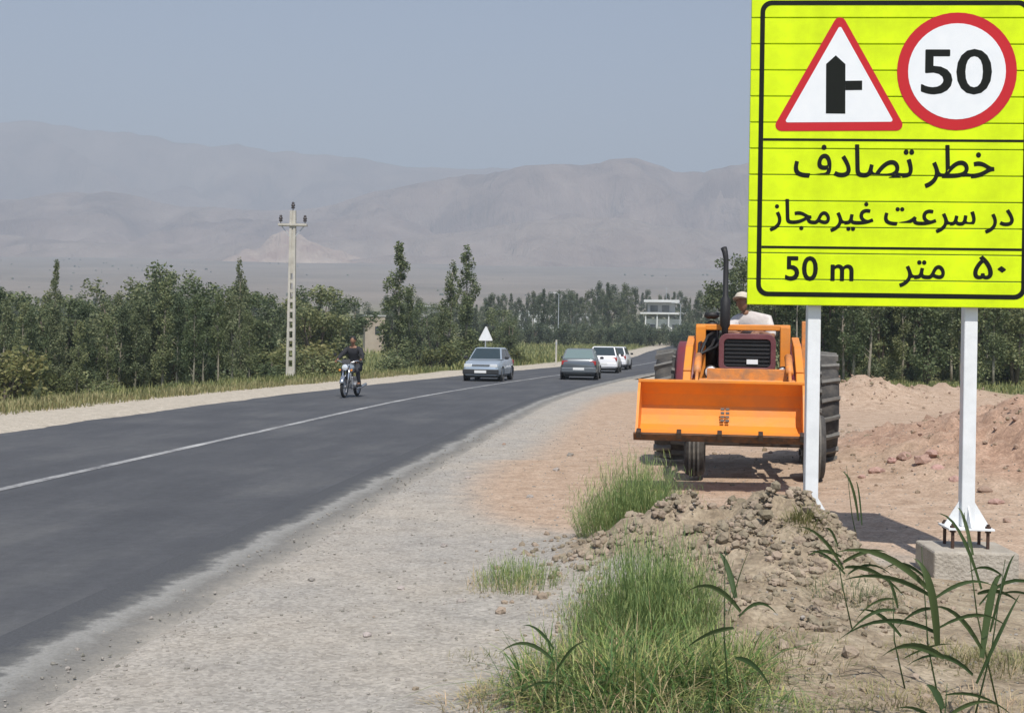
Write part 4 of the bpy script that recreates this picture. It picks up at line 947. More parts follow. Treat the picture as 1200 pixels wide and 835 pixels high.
# ------------------------------------------------------------------ cars
def car(name, label, paint, px, y, rz, kind='sedan', glass='glass', L_=4.25, W_=1.68, H_=1.40, py=440):
    x = at_depth(px, y, py); t = thing(name, label, "car", (x, y, road_z(y) + .003), rz); P = M[paint]
    # stations along the car, front at -y: (y, half width, z bottom, z shoulder)
    hood = .90; bl = .96 if kind == 'sedan' else .98
    st = [(-L_/2, .80, .34, .60), (-L_/2+.06, .90, .24, .70), (-L_/2+.45, .98, .20, .82), (-L_/2+1.15, 1.0, .20, hood), (-.2, 1.0, .2, .93), (1.0, 1.0, .2, .95), (L_/2-.5, .98, .22, bl), (L_/2-.08, .92, .26, bl - .05), (L_/2, .84, .38, bl - .16)]
    vs, fs = [], []; prof = [(-.86, 0.0), (-.98, .14), (-1.0, .45), (-.97, .8), (-.90, .965), (-.62, 1.0), (.62, 1.0), (.90, .965), (.97, .8), (1.0, .45), (.98, .14), (.86, 0.0)]; n = len(prof)
    for sy, k, zb, zt in st:
        for a, b in prof: vs.append((a * k * W_/2, sy, lerp(zb, zt, b)))
    for i in range(len(st)-1):
        for j in range(n): fs.append((i*n+j, (i+1)*n+j, (i+1)*n+(j+1) % n, i*n+(j+1) % n))
    fs += [tuple(range(n)), tuple((len(st)-1)*n + j for j in range(n-1, -1, -1))]
    mb = MB(); mb.add(vs, fs); body = mb.build("body", P, t, True); body.modifiers.new("edges", 'EDGE_SPLIT').split_angle = R(38)
    # cabin: lower loop and roof loop
    f0, f1, b1, b0 = (-.95, -.25, .95, 1.45) if kind == 'sedan' else ((-.95, -.25, 1.45, L_/2 - .18) if kind == 'hatch' else (-1.0, -.45, L_/2 - .35, L_/2 - .1))
    wl, wr, zb, zt = W_/2*.93, W_/2*.72, .90, H_
    lo = [(-wl*.94, f0, zb), (wl*.94, f0, zb), (wl*.96, b0, zb + .03), (-wl*.96, b0, zb + .03)]; hi = [(-wr*.96, f1, zt - .03), (wr*.96, f1, zt - .03), (wr, b1, zt - .03), (-wr, b1, zt - .03)]
    top = [(-wr*.82, f1 + .15, zt), (wr*.82, f1 + .15, zt), (wr*.84, b1 - .12, zt), (-wr*.84, b1 - .12, zt)]
    mb = MB(); mb.add(lo + hi + top, [(0,1,5,4),(1,2,6,5),(2,3,7,6),(3,0,4,7),(4,5,9,8),(5,6,10,9),(6,7,11,10),(7,4,8,11),(8,9,10,11)]); mb.build("roof", P, t, bevel=.03)
    def pane(nm, a, b, c, d, m_, inset=.12, out=.012):
        q = [Vector(v) for v in (a, b, c, d)]; ce = sum(q, Vector()) / 4; nr = (q[1]-q[0]).cross(q[3]-q[0]).normalized()
        if nr.dot(ce - Vector((0, .2, .9))) < 0: nr = -nr
        r_ = [lerp(v, ce, inset) + nr*out for v in q]; k = [lerp(v, ce, inset) - nr*.02 for v in q]
        mb = MB(); mb.add(r_ + k, [(0,1,2,3),(7,6,5,4),(0,4,5,1),(1,5,6,2),(2,6,7,3),(3,7,4,0)]); return mb.build(nm, m_, t)
    pane("windscreen", lo[0], lo[1], hi[1], hi[0], M[glass], .09)
    pane("rear_window", lo[3], lo[2], hi[2], hi[3], M[glass], .10)
    for s in (0, 1):
        a, b = (lo[0], lo[3]) if s == 0 else (lo[1], lo[2]); c, d = (hi[3], hi[0]) if s == 0 else (hi[2], hi[1])
        m0, m1 = lerp(Vector(a), Vector(b), .52), lerp(Vector(d), Vector(c), .45)
        pane("side_window", a, m0, m1, d, M[glass], .13); pane("side_window", m0, b, c, m1, M[glass], .13)
    fy = -L_/2; ry = L_/2
    mb = MB(); mb.box((0, fy + .02, .40), (W_*.93, .16, .20)); mb.build("front_bumper", M['trim'] if paint != 'white_car' else P, t, bevel=.03)
    mb = MB(); mb.box((0, ry - .02, .44), (W_*.93, .16, .22)); mb.build("rear_bumper", M['trim'] if paint == 'silver' else P, t, bevel=.03)
    mb = MB(); mb.box((0, fy + .035, .63), (W_*.46, .05, .13)); gr = mb.build("grille", M['trim'], t, bevel=.01)
    for k in range(3): mb = MB(); mb.box((0, fy + .005, .59 + k*.04), (W_*.44, .015, .012)); mb.build("grille_bar", M['chrome'], gr)
    for s in (-1, 1):
        mb = MB(); mb.box((s*W_*.335, fy + .05, .64), (W_*.20, .10, .15)); mb.build("headlight", M['lamp_glass'], t, bevel=.025)
        mb = MB(); mb.box((s*W_*.375, ry - .055, .76), (W_*.17, .10, .19)); mb.build("tail_light", M['tail_red'], t, bevel=.025)
        mb = MB(); mb.box((s*(W_/2 + .07), -.72, .97), (.17, .10, .12)); mb.build("wing_mirror", M['trim'], t, bevel=.03)
        for wy in (-L_*.30, L_*.30):
            Mx = Matrix.Translation((s*(W_/2 - .11), wy, .295)) @ Matrix.Rotation(R(90)*s, 4, 'Y')
            mb = MB(); mb.lathe([(0, -.09), (.2, -.09), (.275, -.085), (.295, -.05), (.295, .05), (.275, .085), (.19, .09), (.18, .07), (0, .07)], Mx, 20); w_ = mb.build("wheel", M['car_tyre'], t, True)
            mb = MB(); mb.lathe([(0, .095), (.06, .095), (.08, .08), (.165, .083), (.18, .075)], Mx, 16); mb.build("rim", M['rim_grey'], w_)
            mb = MB(); mb.lathe([(.30, .015), (.335, .015), (.335, .10), (.30, .10)], Matrix.Translation((s*(W_/2 - .09), wy, .295)) @ Matrix.Rotation(R(90)*s, 4, 'Y'), 20); mb.build("wheel_arch", M['trim'], t)
    for yy, z in ((fy - .062, .40), (ry + .062, .50)):
        mb = MB(); mb.box((0, yy, z), (.5, .012, .11)); mb.build("number_plate", M['plate'], t)
    mb = MB(); mb.box((0, 0, .21), (W_*.8, L_*.86, .12)); mb.build("underbody", M['trim'], t)
    return t
def road_heading(y): return -math.atan2(road_left(y+1) - road_left(y-1), 2)
car("silver_car", "silver blue saloon driving toward the camera in front of the triangle sign", 'silver', 573, 55.0, road_heading(55) + R(2), 'sedan', L_=4.0, W_=1.62, py=441)
car("dark_hatchback", "dark grey hatchback on the road with a pale reflecting window", 'dark_car', 681, 59.0, R(180) + road_heading(60) + R(5), 'hatch', 'glass_green', L_=3.9, py=441)
car("white_car", "white car on the road half hidden behind the dark hatchback", 'white_car', 709, 72.0, R(180) + road_heading(72) + R(6), 'hatch', L_=4.1, H_=1.45, py=434)
car("white_car", "farther white estate car ahead of the half-hidden white one", 'white_car', 722, 80.0, R(180) + road_heading(80) + R(4), 'estate', L_=4.2, py=432)

# ------------------------------------------------------------------ people (skinned bodies)
def skinned(name, nodes, edges, radii, material, parent=None, sub=2):
    me = bpy.data.meshes.new(name); keys = list(nodes); me.from_pydata([nodes[k] for k in keys], [(keys.index(a), keys.index(b)) for a, b in edges], []); me.materials.append(material)
    o = link(name, me, parent); o.modifiers.new("skin", 'SKIN').use_smooth_shade = True
    d = me.skin_vertices[0].data
    for i, k in enumerate(keys):
        r_ = radii[k]; r_ = r_ if isinstance(r_, tuple) else (r_, r_); d[i].radius = r_; d[i].use_root = (i == 0)
    s = o.modifiers.new("sub", 'SUBSURF'); s.levels = sub; s.render_levels = sub; return o
def hand_nodes(nd, ed, rd, wrist, name, direc, side):
    w = Vector(nd[wrist]); d = Vector(direc).normalized(); s = Vector(side).normalized(); dn = d.cross(s).normalized()
    pk = name + "_palm"; nd[pk] = tuple(w + d*.06); ed.append((wrist, pk)); rd[pk] = (.036, .018)
    for i, (off, ln) in enumerate(((-.030, .075), (-.010, .085), (.010, .08), (.030, .062))):
        a, b, c = f"{name}_f{i}a", f"{name}_f{i}b", f"{name}_f{i}c"
        p0 = w + d*.095 + s*off; p1 = p0 + d*ln*.45 + dn*.012; p2 = p1 + d*ln*.2 + dn*ln*.5
        nd[a], nd[b], nd[c] = tuple(p0), tuple(p1), tuple(p2); ed += [(pk, a), (a, b), (b, c)]; rd[a] = rd[b] = .010; rd[c] = .008
    a, b = name + "_ta", name + "_tb"; nd[a] = tuple(w + d*.045 - s*.045); nd[b] = tuple(w + d*.075 - s*.055 + dn*.02); ed += [(pk, a), (a, b)]; rd[a] = .012; rd[b] = .009
def head(mb, c, yaw, pitch=0.0, roll=0.0, s=1.0):       # face looks along -y
    Mx = Matrix.Translation(c) @ Matrix.Rotation(yaw, 4, 'Z') @ Matrix.Rotation(roll, 4, 'Y') @ Matrix.Rotation(pitch, 4, 'X') @ Matrix.Scale(s, 4)
    vs, fs = [], []; nu, nv = 20, 14
    for j in range(nv+1):
        v = math.pi * j / nv; z = math.cos(v); r_ = math.sin(v)
        for i in range(nu):
            u = 2*math.pi*i/nu; x, y = r_*math.cos(u), r_*math.sin(u)
            k = 1.0 if z > -.1 else 1 - .22 * min(1, -z - .0)
            p = [x*.076*k, y*.098*k, z*.118]
            if y < -.55:                                # brow, eye sockets, nose, lips, chin
                ax = abs(p[0])
                if -.1 < z < .22 and ax > .018 and ax < .05: p[1] += .010
                if -.32 < z < .14 and ax < .018: p[1] -= .022 * (1 - (z + .32) / .6)
                if -.6 < z < -.42 and ax < .03: p[1] -= .006
                if z < -.75: p[1] -= .008
            vs.append(tuple(p))
    for j in range(nv):
        for i in range(nu): fs.append((j*nu+i, (j+1)*nu+i, (j+1)*nu+(i+1) % nu, j*nu+(i+1) % nu))
    mb.add(vs, fs, Mx)
    for sx in (-1, 1): mb.lathe([(0, .012), (.02, .01), (.026, 0), (.02, -.01), (0, -.012)], Mx @ Matrix.Translation((sx*.077, .012, -.004)) @ Matrix.Rotation(R(90), 4, 'Y') @ Matrix.Scale(1.25, 4, (1, 0, 0)), 8)
    return Mx

# ------------------------------------------------------------------ motorcycle and rider
def motorcycle():
    y = 37.0; x = at_depth(411, y, 462); rz = R(-9); z = road_z(y) + .004
    t = thing("motorcycle", "motorcycle with a round headlight riding toward the camera along the road's left edge", "motorcycle", (x, y, z), rz)
    for wy in (-.66, .66):
        Mx = Matrix.Translation((0, wy, .30)) @ Matrix.Rotation(R(90), 4, 'Y')
        mb = MB(); mb.lathe([(.235, -.035), (.27, -.045), (.30, -.02), (.30, .02), (.27, .045), (.235, .035), (.235, -.035)], Mx, 24); w = mb.build("wheel", M['car_tyre'], t, True)
        mb = MB(); mb.lathe([(.215, -.03), (.236, -.03), (.236, .03), (.215, .03), (.215, -.03)], Mx, 24); mb.lathe([(0, -.06), (.05, -.06), (.05, .06), (0, .06)], Mx, 10)
        for k in range(12): a = k*math.pi/6; mb.tube([(.02*(-1)**k, wy, .30), (0, wy + .22*math.cos(a), .30 + .22*math.sin(a))], .004, 4)
        mb.build("rim", M['rim_grey'], w)
    for s in (-1, 1):
        mb = MB(); mb.tube([(s*.085, -.68, .30), (s*.085, -.52, .70), (s*.085, -.44, .92)], [.024, .022, .018], 8); mb.build("fork", M['chrome'], t, True)
    vs, fs = [], []
    for k in range(9):
        a = R(20 + 130*k/8); 
        for s, dr in ((-.06, 0), (0, .015), (.06, 0)): vs.append((s, -.66 + (.335+dr)*math.cos(a)*-1, .30 + (.335+dr)*math.sin(a)))
    for k in range(8):
        for j in range(2): fs.append((k*3+j, k*3+j+1, (k+1)*3+j+1, (k+1)*3+j))
    mb = MB(); mb.add(vs, fs); m_ = mb.build("mudguard", M['chrome'], t, True); so = m_.modifiers.new("thick", 'SOLIDIFY'); so.thickness = .008
    mb = MB(); mb.lathe([(0, .03), (.085, .02), (.10, -.02), (.09, -.10), (.04, -.16), (0, -.17)], Matrix.Translation((0, -.62, .86)) @ Matrix.Rotation(R(90), 4, 'X'), 16); hl = mb.build("headlight", M['chrome'], t, True)
    mb = MB(); mb.lathe([(0, .038), (.06, .034), (.084, .022)], Matrix.Translation((0, -.62, .86)) @ Matrix.Rotation(R(90), 4, 'X'), 16); mb.build("lens", M['lamp_glass'], hl, True)
    mb = MB(); mb.tube([(-.40, -.24, 1.02), (-.28, -.38, 1.05), (-.10, -.45, .98), (.10, -.45, .98), (.28, -.38, 1.05), (.40, -.24, 1.02)], .014, 8); hb = mb.build("handlebar", M['chrome'], t, True)
    for s in (-1, 1):
        mb = MB(); mb.tube([(s*.32, -.34, 1.05), (s*.36, -.38, 1.18)], .006, 5); mb.lathe([(0, .012), (.05, .01), (.055, 0), (0, -.012)], Matrix.Translation((s*.37, -.38, 1.22)) @ Matrix.Rotation(R(90), 4, 'X'), 12); mb.build("mirror", M['black'], hb)
        mb = MB(); mb.lathe([(0, .02), (.03, .015), (.032, -.03), (0, -.04)], Matrix.Translation((s*.17, -.56, .78)) @ Matrix.Rotation(R(90), 4, 'X'), 10); mb.build("indicator", M['orange'], t)
    mb = MB(); vs, fs = [], []; secs = [(-.40, .05, .74, .90), (-.30, .12, .70, .95), (-.10, .14, .70, .96), (.10, .10, .70, .90), (.18, .05, .70, .82)]
    for sy, w, zb, zt in secs:
        for k in range(10): a = 2*math.pi*k/10; vs.append((w*math.cos(a), sy, (zb+zt)/2 + (zt-zb)/2*math.sin(a)))
    for i in range(4):
        for k in range(10): fs.append((i*10+k, i*10+(k+1) % 10, (i+1)*10+(k+1) % 10, (i+1)*10+k))
    fs += [tuple(range(9, -1, -1)), tuple(40+k for k in range(10))]; mb.add(vs, fs); mb.build("fuel_tank", M['silver'], t, True)
    mb = MB(); mb.box((0, .45, .78), (.25, .72, .10)); mb.build("seat", M['black'], t, bevel=.04)
    mb = MB(); mb.box((0, -.05, .42), (.26, .42, .34)); mb.box((0, -.22, .58), (.16, .16, .22)); mb.tube([(-.2, -.05, .36), (.2, -.05, .36)], .10, 10); mb.build("engine", M['rim_grey'], t, bevel=.02)
    mb = MB(); mb.tube([(0, -.44, .9), (0, -.36, .45), (0, .1, .24), (0, .66, .30)], .025, 7); mb.tube([(0, -.42, .84), (0, .3, .70), (0, .85, .74)], .022, 7); mb.tube([(-.1, .66, .3), (-.1, .5, .72)], .02, 6); mb.tube([(.1, .66, .3), (.1, .5, .72)], .02, 6); mb.build("frame", M['trim'], t, True)
    mb = MB(); mb.tube([(.12, -.2, .4), (.16, .05, .24), (.18, .5, .28), (.18, .95, .34)], [.02, .025, .045, .045], 8); mb.build("exhaust", M['chrome'], t, True)
    mb = MB(); mb.box((0, -.53, 1.02), (.24, .05, .14), (R(-25), 0, 0)); mb.build("instrument_panel", M['trim'], t, bevel=.01)
    for s in (-1, 1): mb = MB(); mb.tube([(s*.12, .02, .32), (s*.33, .0, .32)], .014, 6); mb.build("foot_peg", M['black'], t)
    # rider
    p = thing("person", "rider in a black jacket sitting on the motorcycle, hands on the handlebar", "person", (x, y, z), rz)
    nd = dict(pelvis=(0, .36, .88), waist=(0, .34, 1.02), chest=(0, .26, 1.26), collar=(0, .22, 1.40), neck=(0, .19, 1.46), skull=(0, .16, 1.56))
    rd = dict(pelvis=(.16, .12), waist=(.145, .105), chest=(.175, .12), collar=(.10, .08), neck=.055, skull=(.06, .07))
    ed = [('pelvis', 'waist'), ('waist', 'chest'), ('chest', 'collar'), ('collar', 'neck'), ('neck', 'skull')]
    for s, n in ((-1, 'l'), (1, 'r')):
        nd[n+'sh'] = (s*.20, .24, 1.36); nd[n+'el'] = (s*.34, .0, 1.16); nd[n+'wr'] = (s*.345, -.20, 1.075)
        nd[n+'hip'] = (s*.12, .30, .86); nd[n+'kn'] = (s*.22, -.12, .80); nd[n+'an'] = (s*.23, .06, .40); nd[n+'toe'] = (s*.24, -.12, .34)
        rd.update({n+'sh': .075, n+'el': .048, n+'wr': .03, n+'hip': .095, n+'kn': .062, n+'an': .04, n+'toe': .04})
        ed += [('collar', n+'sh'), (n+'sh', n+'el'), (n+'el', n+'wr'), ('pelvis', n+'hip'), (n+'hip', n+'kn'), (n+'kn', n+'an'), (n+'an', n+'toe')]
    jn = {k: nd[k] for k in ('pelvis', 'waist', 'chest', 'collar', 'lsh', 'lel', 'lwr', 'rsh', 'rel', 'rwr')}
    jr = {k: (tuple(v*1.14 for v in rd[k]) if isinstance(rd[k], tuple) else rd[k]*1.25) for k in jn}; je = [e for e in ed if e[0] in jn and e[1] in jn]
    skinned("jacket", jn, je, jr, M['black_cloth'], p)
    ln = {k: nd[k] for k in ('pelvis', 'lhip', 'lkn', 'lan', 'rhip', 'rkn', 'ran')}
    skinned("trousers", ln, [e for e in ed if e[0] in ln and e[1] in ln], {k: (tuple(v*1.08 for v in rd[k]) if isinstance(rd[k], tuple) else rd[k]*1.22) for k in ln}, M['dark_trousers'], p)
    for s, n in ((-1, 'l'), (1, 'r')): hand_nodes(nd, ed, rd, n+'wr', n+'h', (s*.12, -.9, -.25), (s, .1, 0))
    skinned("body", nd, ed, rd, M['skin'], p)
    mb = MB(); Mx = head(mb, (0, .14, 1.62), 0); mb.build("head", M['skin'], p, True)
    mb = MB(); mb.lathe([(.088, .0), (.092, .04), (.08, .085), (.05, .12), (0, .128)], Mx @ Matrix.Translation((0, .012, .012)), 14); mb.build("hair", M['hair'], p, True)
    for s in (-1, 1): mb = MB(); mb.box((s*.24, -.02, .335), (.10, .27, .09)); mb.build("shoe", M['black'], p, bevel=.03)
motorcycle()

# ------------------------------------------------------------------ the loader tractor
TR_Y = 17.4; TR_X = at_depth(872, TR_Y, 545); TR_YAW = R(-10)
def tractor():
    g = max(ground_h(TR_X, TR_Y), .03) + .0
    t = thing("loader_tractor", "orange front-loader tractor with maroon bonnet parked on the red dirt lot", "tractor", (TR_X, TR_Y, g), TR_YAW)
    def fx(f): return -f                                # forward distance -> local y
    # wheels
    def wheel(name, sx, f, rad, wid, lugs, rimr):
        side = 1 if sx > 0 else -1
        Mx = Matrix.Translation((sx, fx(f), rad)) @ Matrix.Rotation(R(90)*side, 4, 'Y')
        h = wid/2; rr = rad - (.07 if lugs else .02)
        mb = MB(); mb.lathe([(0, -.02), (rimr*.35, -.02), (rimr*.5, -.05), (rimr*.86, -.03), (rimr, h*.75), (rimr, -h*.75), (rimr*.86, -.06)], Mx, 24)
        mb.lathe([(0, h*.55), (rimr*.22, h*.55), (rimr*.3, .0), (rimr*.9, .01), (rimr, h*.6)], Mx, 24)
        for k in range(8): a = k*math.pi/4; mb.lathe([(0, .03), (.014, .03), (.014, 0)], Mx @ Matrix.Translation((rimr*.42*math.cos(a), rimr*.42*math.sin(a), .0)), 6)
        w = mb.build(name, M['rim_orange'], t, True)
        mb = MB(); mb.lathe([(rimr*.97, -h*.8), (rimr*1.08, -h*.95), (rr*.86, -h), (rr*.96, -h*.9), (rr, -h*.6), (rr+.012, 0), (rr, h*.6), (rr*.96, h*.9), (rr*.86, h), (rimr*1.08, h*.95), (rimr*.97, h*.8)], Mx, 40); mb.build("tyre", M['tyre'], w, True)
        if lugs:
            mb = MB(); L2 = h*1.02
            mb.add([(-.02, 0, -.045), (.045, 0, -.045), (.035, 0, .012), (-.01, 0, .012), (-.075, L2, -.075), (-.015, L2, -.085), (-.025, L2, -.02), (-.065, L2, -.012)], [(3,2,1,0),(4,5,6,7),(0,1,5,4),(1,2,6,5),(2,3,7,6),(3,0,4,7)])
            me = mb.mesh("lug", M['lug'])
            for k in range(lugs):
                for q in (0, 1):
                    a = 2*math.pi*(k + q*.5)/lugs; o = link("lug", me, w)
                    B = Mx @ Matrix.Rotation(a, 4, 'Z') @ Matrix.Translation((rr + .05, 0, 0))
                    # lug frame: x tangential, y across the tread, z radial
                    Fm = Matrix(((0, 0, 1, 0), (1, 0, 0, 0), (0, 1, 0, 0), (0, 0, 0, 1))) @ (Matrix.Scale(-1, 4, (0, 1, 0)) if q else Matrix.Identity(4))
                    o.matrix_local = B @ Fm
        else:
            for k in range(-1, 2):
                mb = MB(); mb.lathe([(rr - .005, k*.05 - .014), (rr + .022, k*.05 - .01), (rr + .022, k*.05 + .01), (rr - .005, k*.05 + .014)], Mx, 32); mb.build("tread_rib", M['lug'], w)
        return w
    RR, FR = .77, .40
    for s in (-1, 1): wheel("rear_wheel", s*.97, 0.0, RR, .46, 18, .40)
    for s in (-1, 1): wheel("front_wheel", s*.70 + .10, 2.1, FR, .24, 0, .22)
    mb = MB(); mb.tube([(-.95, 0, RR), (.95, 0, RR)], .13, 12); mb.box((0, 0, RR), (.5, .5, .46)); mb.build("rear_axle", M['dark_steel'], t, bevel=.02)
    mb = MB(); mb.box((.10, fx(2.1), .46), (1.2, .16, .14)); mb.box((.10, fx(2.1), .58), (.34, .26, .2)); mb.build("front_axle", M['dark_steel'], t, bevel=.015)
    mb = MB(); mb.box((0, fx(.75), .78), (.42, 1.4, .5)); mb.box((0, fx(1.7), .82), (.46, .8, .62)); mb.box((0, fx(1.55), .55), (.36, .7, .22)); mb.box((.27, fx(1.6), .95), (.12, .4, .18)); mb.build("engine", M['dark_steel'], t, bevel=.02)
    # bonnet and grille
    def arch_sec(w, zb, zt, n=6):
        pts = [(-w, zb), (-w, zt - .12)]
        for k in range(n+1): a = R(180 - 180*k/n); pts.append((w - .14 + .14*math.cos(a) if a < math.pi/2 else -w + .14 + .14*math.cos(a), zt - .12 + .12*math.sin(a)))
        return pts + [(w, zt - .12), (w, zb)]
    secs = [(.75, .31, 1.12, 1.66), (1.3, .32, 1.10, 1.70), (2.0, .335, 1.06, 1.74), (2.28, .33, 1.06, 1.73), (2.34, .315, 1.08, 1.70)]
    vs, fs = [], []; n = len(arch_sec(.3, 1, 2))
    for f, w, zb, zt in secs: vs += [(a, fx(f), b) for a, b in arch_sec(w, zb, zt)]
    for i in range(len(secs)-1):
        for k in range(n-1): fs.append((i*n+k, i*n+k+1, (i+1)*n+k+1, (i+1)*n+k))
    fs += [tuple(range(n)), tuple((len(secs)-1)*n + k for k in range(n-1, -1, -1))]
    mb = MB(); mb.add(vs, fs); bo = mb.build("bonnet", M['maroon'], t, True); bo.modifiers.new("edges", 'EDGE_SPLIT').split_angle = R(45)
    mb = MB(); o1 = rounded_rect(.66, .46, .10); i1 = rounded_rect(.54, .33, .05); Mg = Matrix.Translation((0, fx(2.34), 1.50)) @ Matrix.Rotation(R(90), 4, 'X'); mb.ring([o1[k] for k in range(len(o1))], i1, .0, .05, Mg); gs = mb.build("grille_surround", M['maroon'], t, bevel=.006)
    mb = MB(); mb.prism(i1, -.002, .006, Mg); gr = mb.build("grille", M['black'], t)
    for k in range(7): mb = MB(); mb.box((0, fx(2.362), 1.36 + k*.047), (.52, .016, .018)); mb.build("slat", M['trim'], gr)
    mb = MB(); mb.box((.06, fx(2.378), 1.40), (.13, .008, .055)); mb.build("badge", M['white_print'], gr)
    mb = MB(); mb.box((0, fx(2.34), 1.17), (.62, .10, .16)); mb.build("nose_panel", M['orange_worn'], t, bevel=.015)
    for s in (-1, 1):
        Mh = Matrix.Translation((s*.42, fx(2.30), 1.27)) @ Matrix.Rotation(R(90), 4, 'X')
        mb = MB(); mb.lathe([(0, .035), (.07, .03), (.085, .0), (.075, -.08), (0, -.10)], Mh, 16); h = mb.build("headlight", M['dark_steel'], t, True)
        mb = MB(); mb.lathe([(0, .045), (.05, .04), (.068, .031)], Mh, 14); mb.build("lens", M['lamp_glass'], h, True)
    # exhaust, air cleaner, hoses
    mb = MB(); mb.tube([(-.27, fx(1.55), 1.68), (-.27, fx(1.55), 1.80), (-.27, fx(1.55), 1.84), (-.27, fx(1.55), 2.16), (-.27, fx(1.55), 2.20), (-.27, fx(1.55), 2.66), (-.285, fx(1.54), 2.75), (-.30, fx(1.52), 2.80)], [.04, .04, .062, .062, .034, .032, .036, .040], 12); mb.build("exhaust_stack", M['black'], t, True)
    mb = MB(); mb.tube([(-.44, fx(1.25), 1.3), (-.44, fx(1.25), 1.86), (-.44, fx(1.25), 1.9)], [.08, .08, .03], 12); mb.lathe([(0, .06), (.09, .05), (.10, 0), (.05, -.03)], Matrix.Translation((-.44, fx(1.25), 1.95)), 12); mb.build("air_cleaner", M['black'], t, True)
    hr = random.Random(4)
    for k in range(5):
        a = -.50 + k*.05; mb = MB(); mb.tube([(a, fx(.7), 1.25), (a + hr.uniform(-.05, .05), fx(1.1), 1.72 + hr.uniform(-.08, .12)), (a - .08, fx(1.6), 1.66 + hr.uniform(-.15, .1)), (-.58, fx(2.0), 1.35 + .03*k)], .017, 7); mb.build("hose", M['black'], t, True)
    # loader frame, arms, cylinders
    for s in (-1, 1):
        x = .47 if s > 0 else -.57; mb = MB(); mb.box((x, fx(1.35), 1.21), (.125, .20, 1.24)); mb.box((x, fx(1.35), .62), (.16, .34, .24)); mb.build("loader_post", M['orange'], t, bevel=.012)
        mb = MB(); mb.bar((s*.30, fx(1.2), .72), (x, fx(1.2), .72), .14, .16); mb.build("mounting_bracket", M['orange_worn'], t)
        xa = .60 if s > 0 else -.69
        mb = MB(); q = [(1.15, 1.62), (1.9, 1.50), (2.55, 1.22), (2.95, .84)]
        for (a, b), (c, d) in zip(q, q[1:]): mb.bar((xa, fx(a), b), (xa, fx(c), d), .09, .17)
        mb.build("loader_arm", M['orange'], t, bevel=.01)
        mb = MB(); mb.tube([(xa, fx(1.5), .86), (xa, fx(1.95), 1.10)], .052, 10); mb.tube([(xa, fx(1.95), 1.10), (xa, fx(2.3), 1.28)], .024, 8); mb.build("lift_cylinder", M['orange_worn'], t, True)
        mb = MB(); mb.tube([(xa - s*.12, fx(2.2), 1.46), (xa - s*.12, fx(2.7), 1.28)], .045, 10); mb.tube([(xa - s*.12, fx(2.7), 1.28), (xa - s*.12, fx(2.98), 1.14)], .02, 8); mb.build("tilt_cylinder", M['orange_worn'], t, True)
    mb = MB(); mb.box((-.05, fx(1.35), 1.815), (1.165, .13, .075)); mb.build("top_bar", M['orange'], t, bevel=.012)
    mb = MB(); mb.tube([(-.69, fx(2.5), 1.14), (.70, fx(2.5), 1.14)], .06, 12); mb.box((0, fx(2.52), 1.235), (.92, .02, .17)); mb.build("cross_member", M['orange_worn'], t, bevel=.005)
    mb = MB(); mb.box((.72, fx(.95), 1.42), (.06, .08, .98)); mb.build("guard_rail", M['orange_worn'], t, bevel=.01)
    # bucket
    bx = -.29; hw = .905; zo = .0
    prof = [(3.62, .565), (3.58, .62), (3.30, .635), (3.13, .69), (3.04, .79), (3.005, .90), (3.05, 1.03), (3.18, 1.175)]
    th = .022; inner = prof; outer = []
    for i, p in enumerate(prof):
        a = Vector(prof[max(0, i-1)]); b = Vector(prof[min(len(prof)-1, i+1)]); d = (b-a).normalized(); outer.append((p[0] - (-d.y)*-th*1.0, p[1] - d.x*-th*1.0) if False else (p[0] + d.y*-th, p[1] + d.x*th))
    vs = []
    for sx in (-hw, hw):
        for f, z in inner: vs.append((bx+sx, fx(f), z))
        for f, z in outer: vs.append((bx+sx, fx(f), z))
    n = len(prof); fs = []
    for i in range(1, n-1):
        fs += [(i, i+1, 2*n+i+1, 2*n+i), (n+i, 3*n+i, 3*n+i+1, n+i+1)]
    fs += [(n-1, 2*n-1, 4*n-1, 3*n-1), (1, 2*n+1, 3*n+1, n+1)]
    mb = MB(); mb.add(vs, fs); b = mb.build("bucket", M['orange'], t)
    side_in = prof[1:] + [(3.22, 1.10), (3.46, .80)]
    for sx in (-hw, hw):
        Ms = Matrix.Translation((bx + sx, 0, 0)) @ Matrix(((0, 0, 1, 0), (-1, 0, 0, 0), (0, 1, 0, 0), (0, 0, 0, 1)))
        mb = MB(); mb.prism([(3.585, .61), (3.30, .615), (3.12, .675), (3.025, .785), (2.985, .90), (3.03, 1.04), (3.17, 1.192), (3.30, 1.06), (3.50, .74)], -.014, .014, Ms); mb.build("side_plate", M['orange'], b)
    mb = MB(); mb.box((bx, fx(3.60), .58), (2*hw + .06, .035, .085), (R(28), 0, 0)); ce = mb.build("cutting_edge", M['worn_edge'], b, bevel=.004)
    for k in range(5):
        xx = bx - hw + .03 + k*(2*hw - .06)/4; mb = MB(); mb.box((xx, fx(3.645), .617), (.05, .10, .075), (R(20), 0, 0)); mb.build("tooth_bolt", M['dark_steel'], b, bevel=.006)
    mb = MB(); mb.box((bx, fx(3.19), 1.18), (2*hw + .03, .035, .035)); mb.build("rim_bar", M['orange'], b, bevel=.006)
    Me = Matrix.Translation((bx + .05, fx(3.09), .80)) @ Matrix.Rotation(R(0), 4, 'X')
    mb = MB()
    for cx in (-.028, .028):
        for k in range(4): mb.box((cx, -.018 - (.06 - k*.012)*.0 - (.025*(3-k)*.62), -.055 + k*.042), (.042, .014, .026), (R(-30), 0, 0))
    mb2 = MB(); mb2.add([tuple(Me @ Vector(v)) for v in mb.v], mb.f); em = mb2.build("worn_emblem", M['dark_steel'], b)
    em['kind'] = 'stuff'
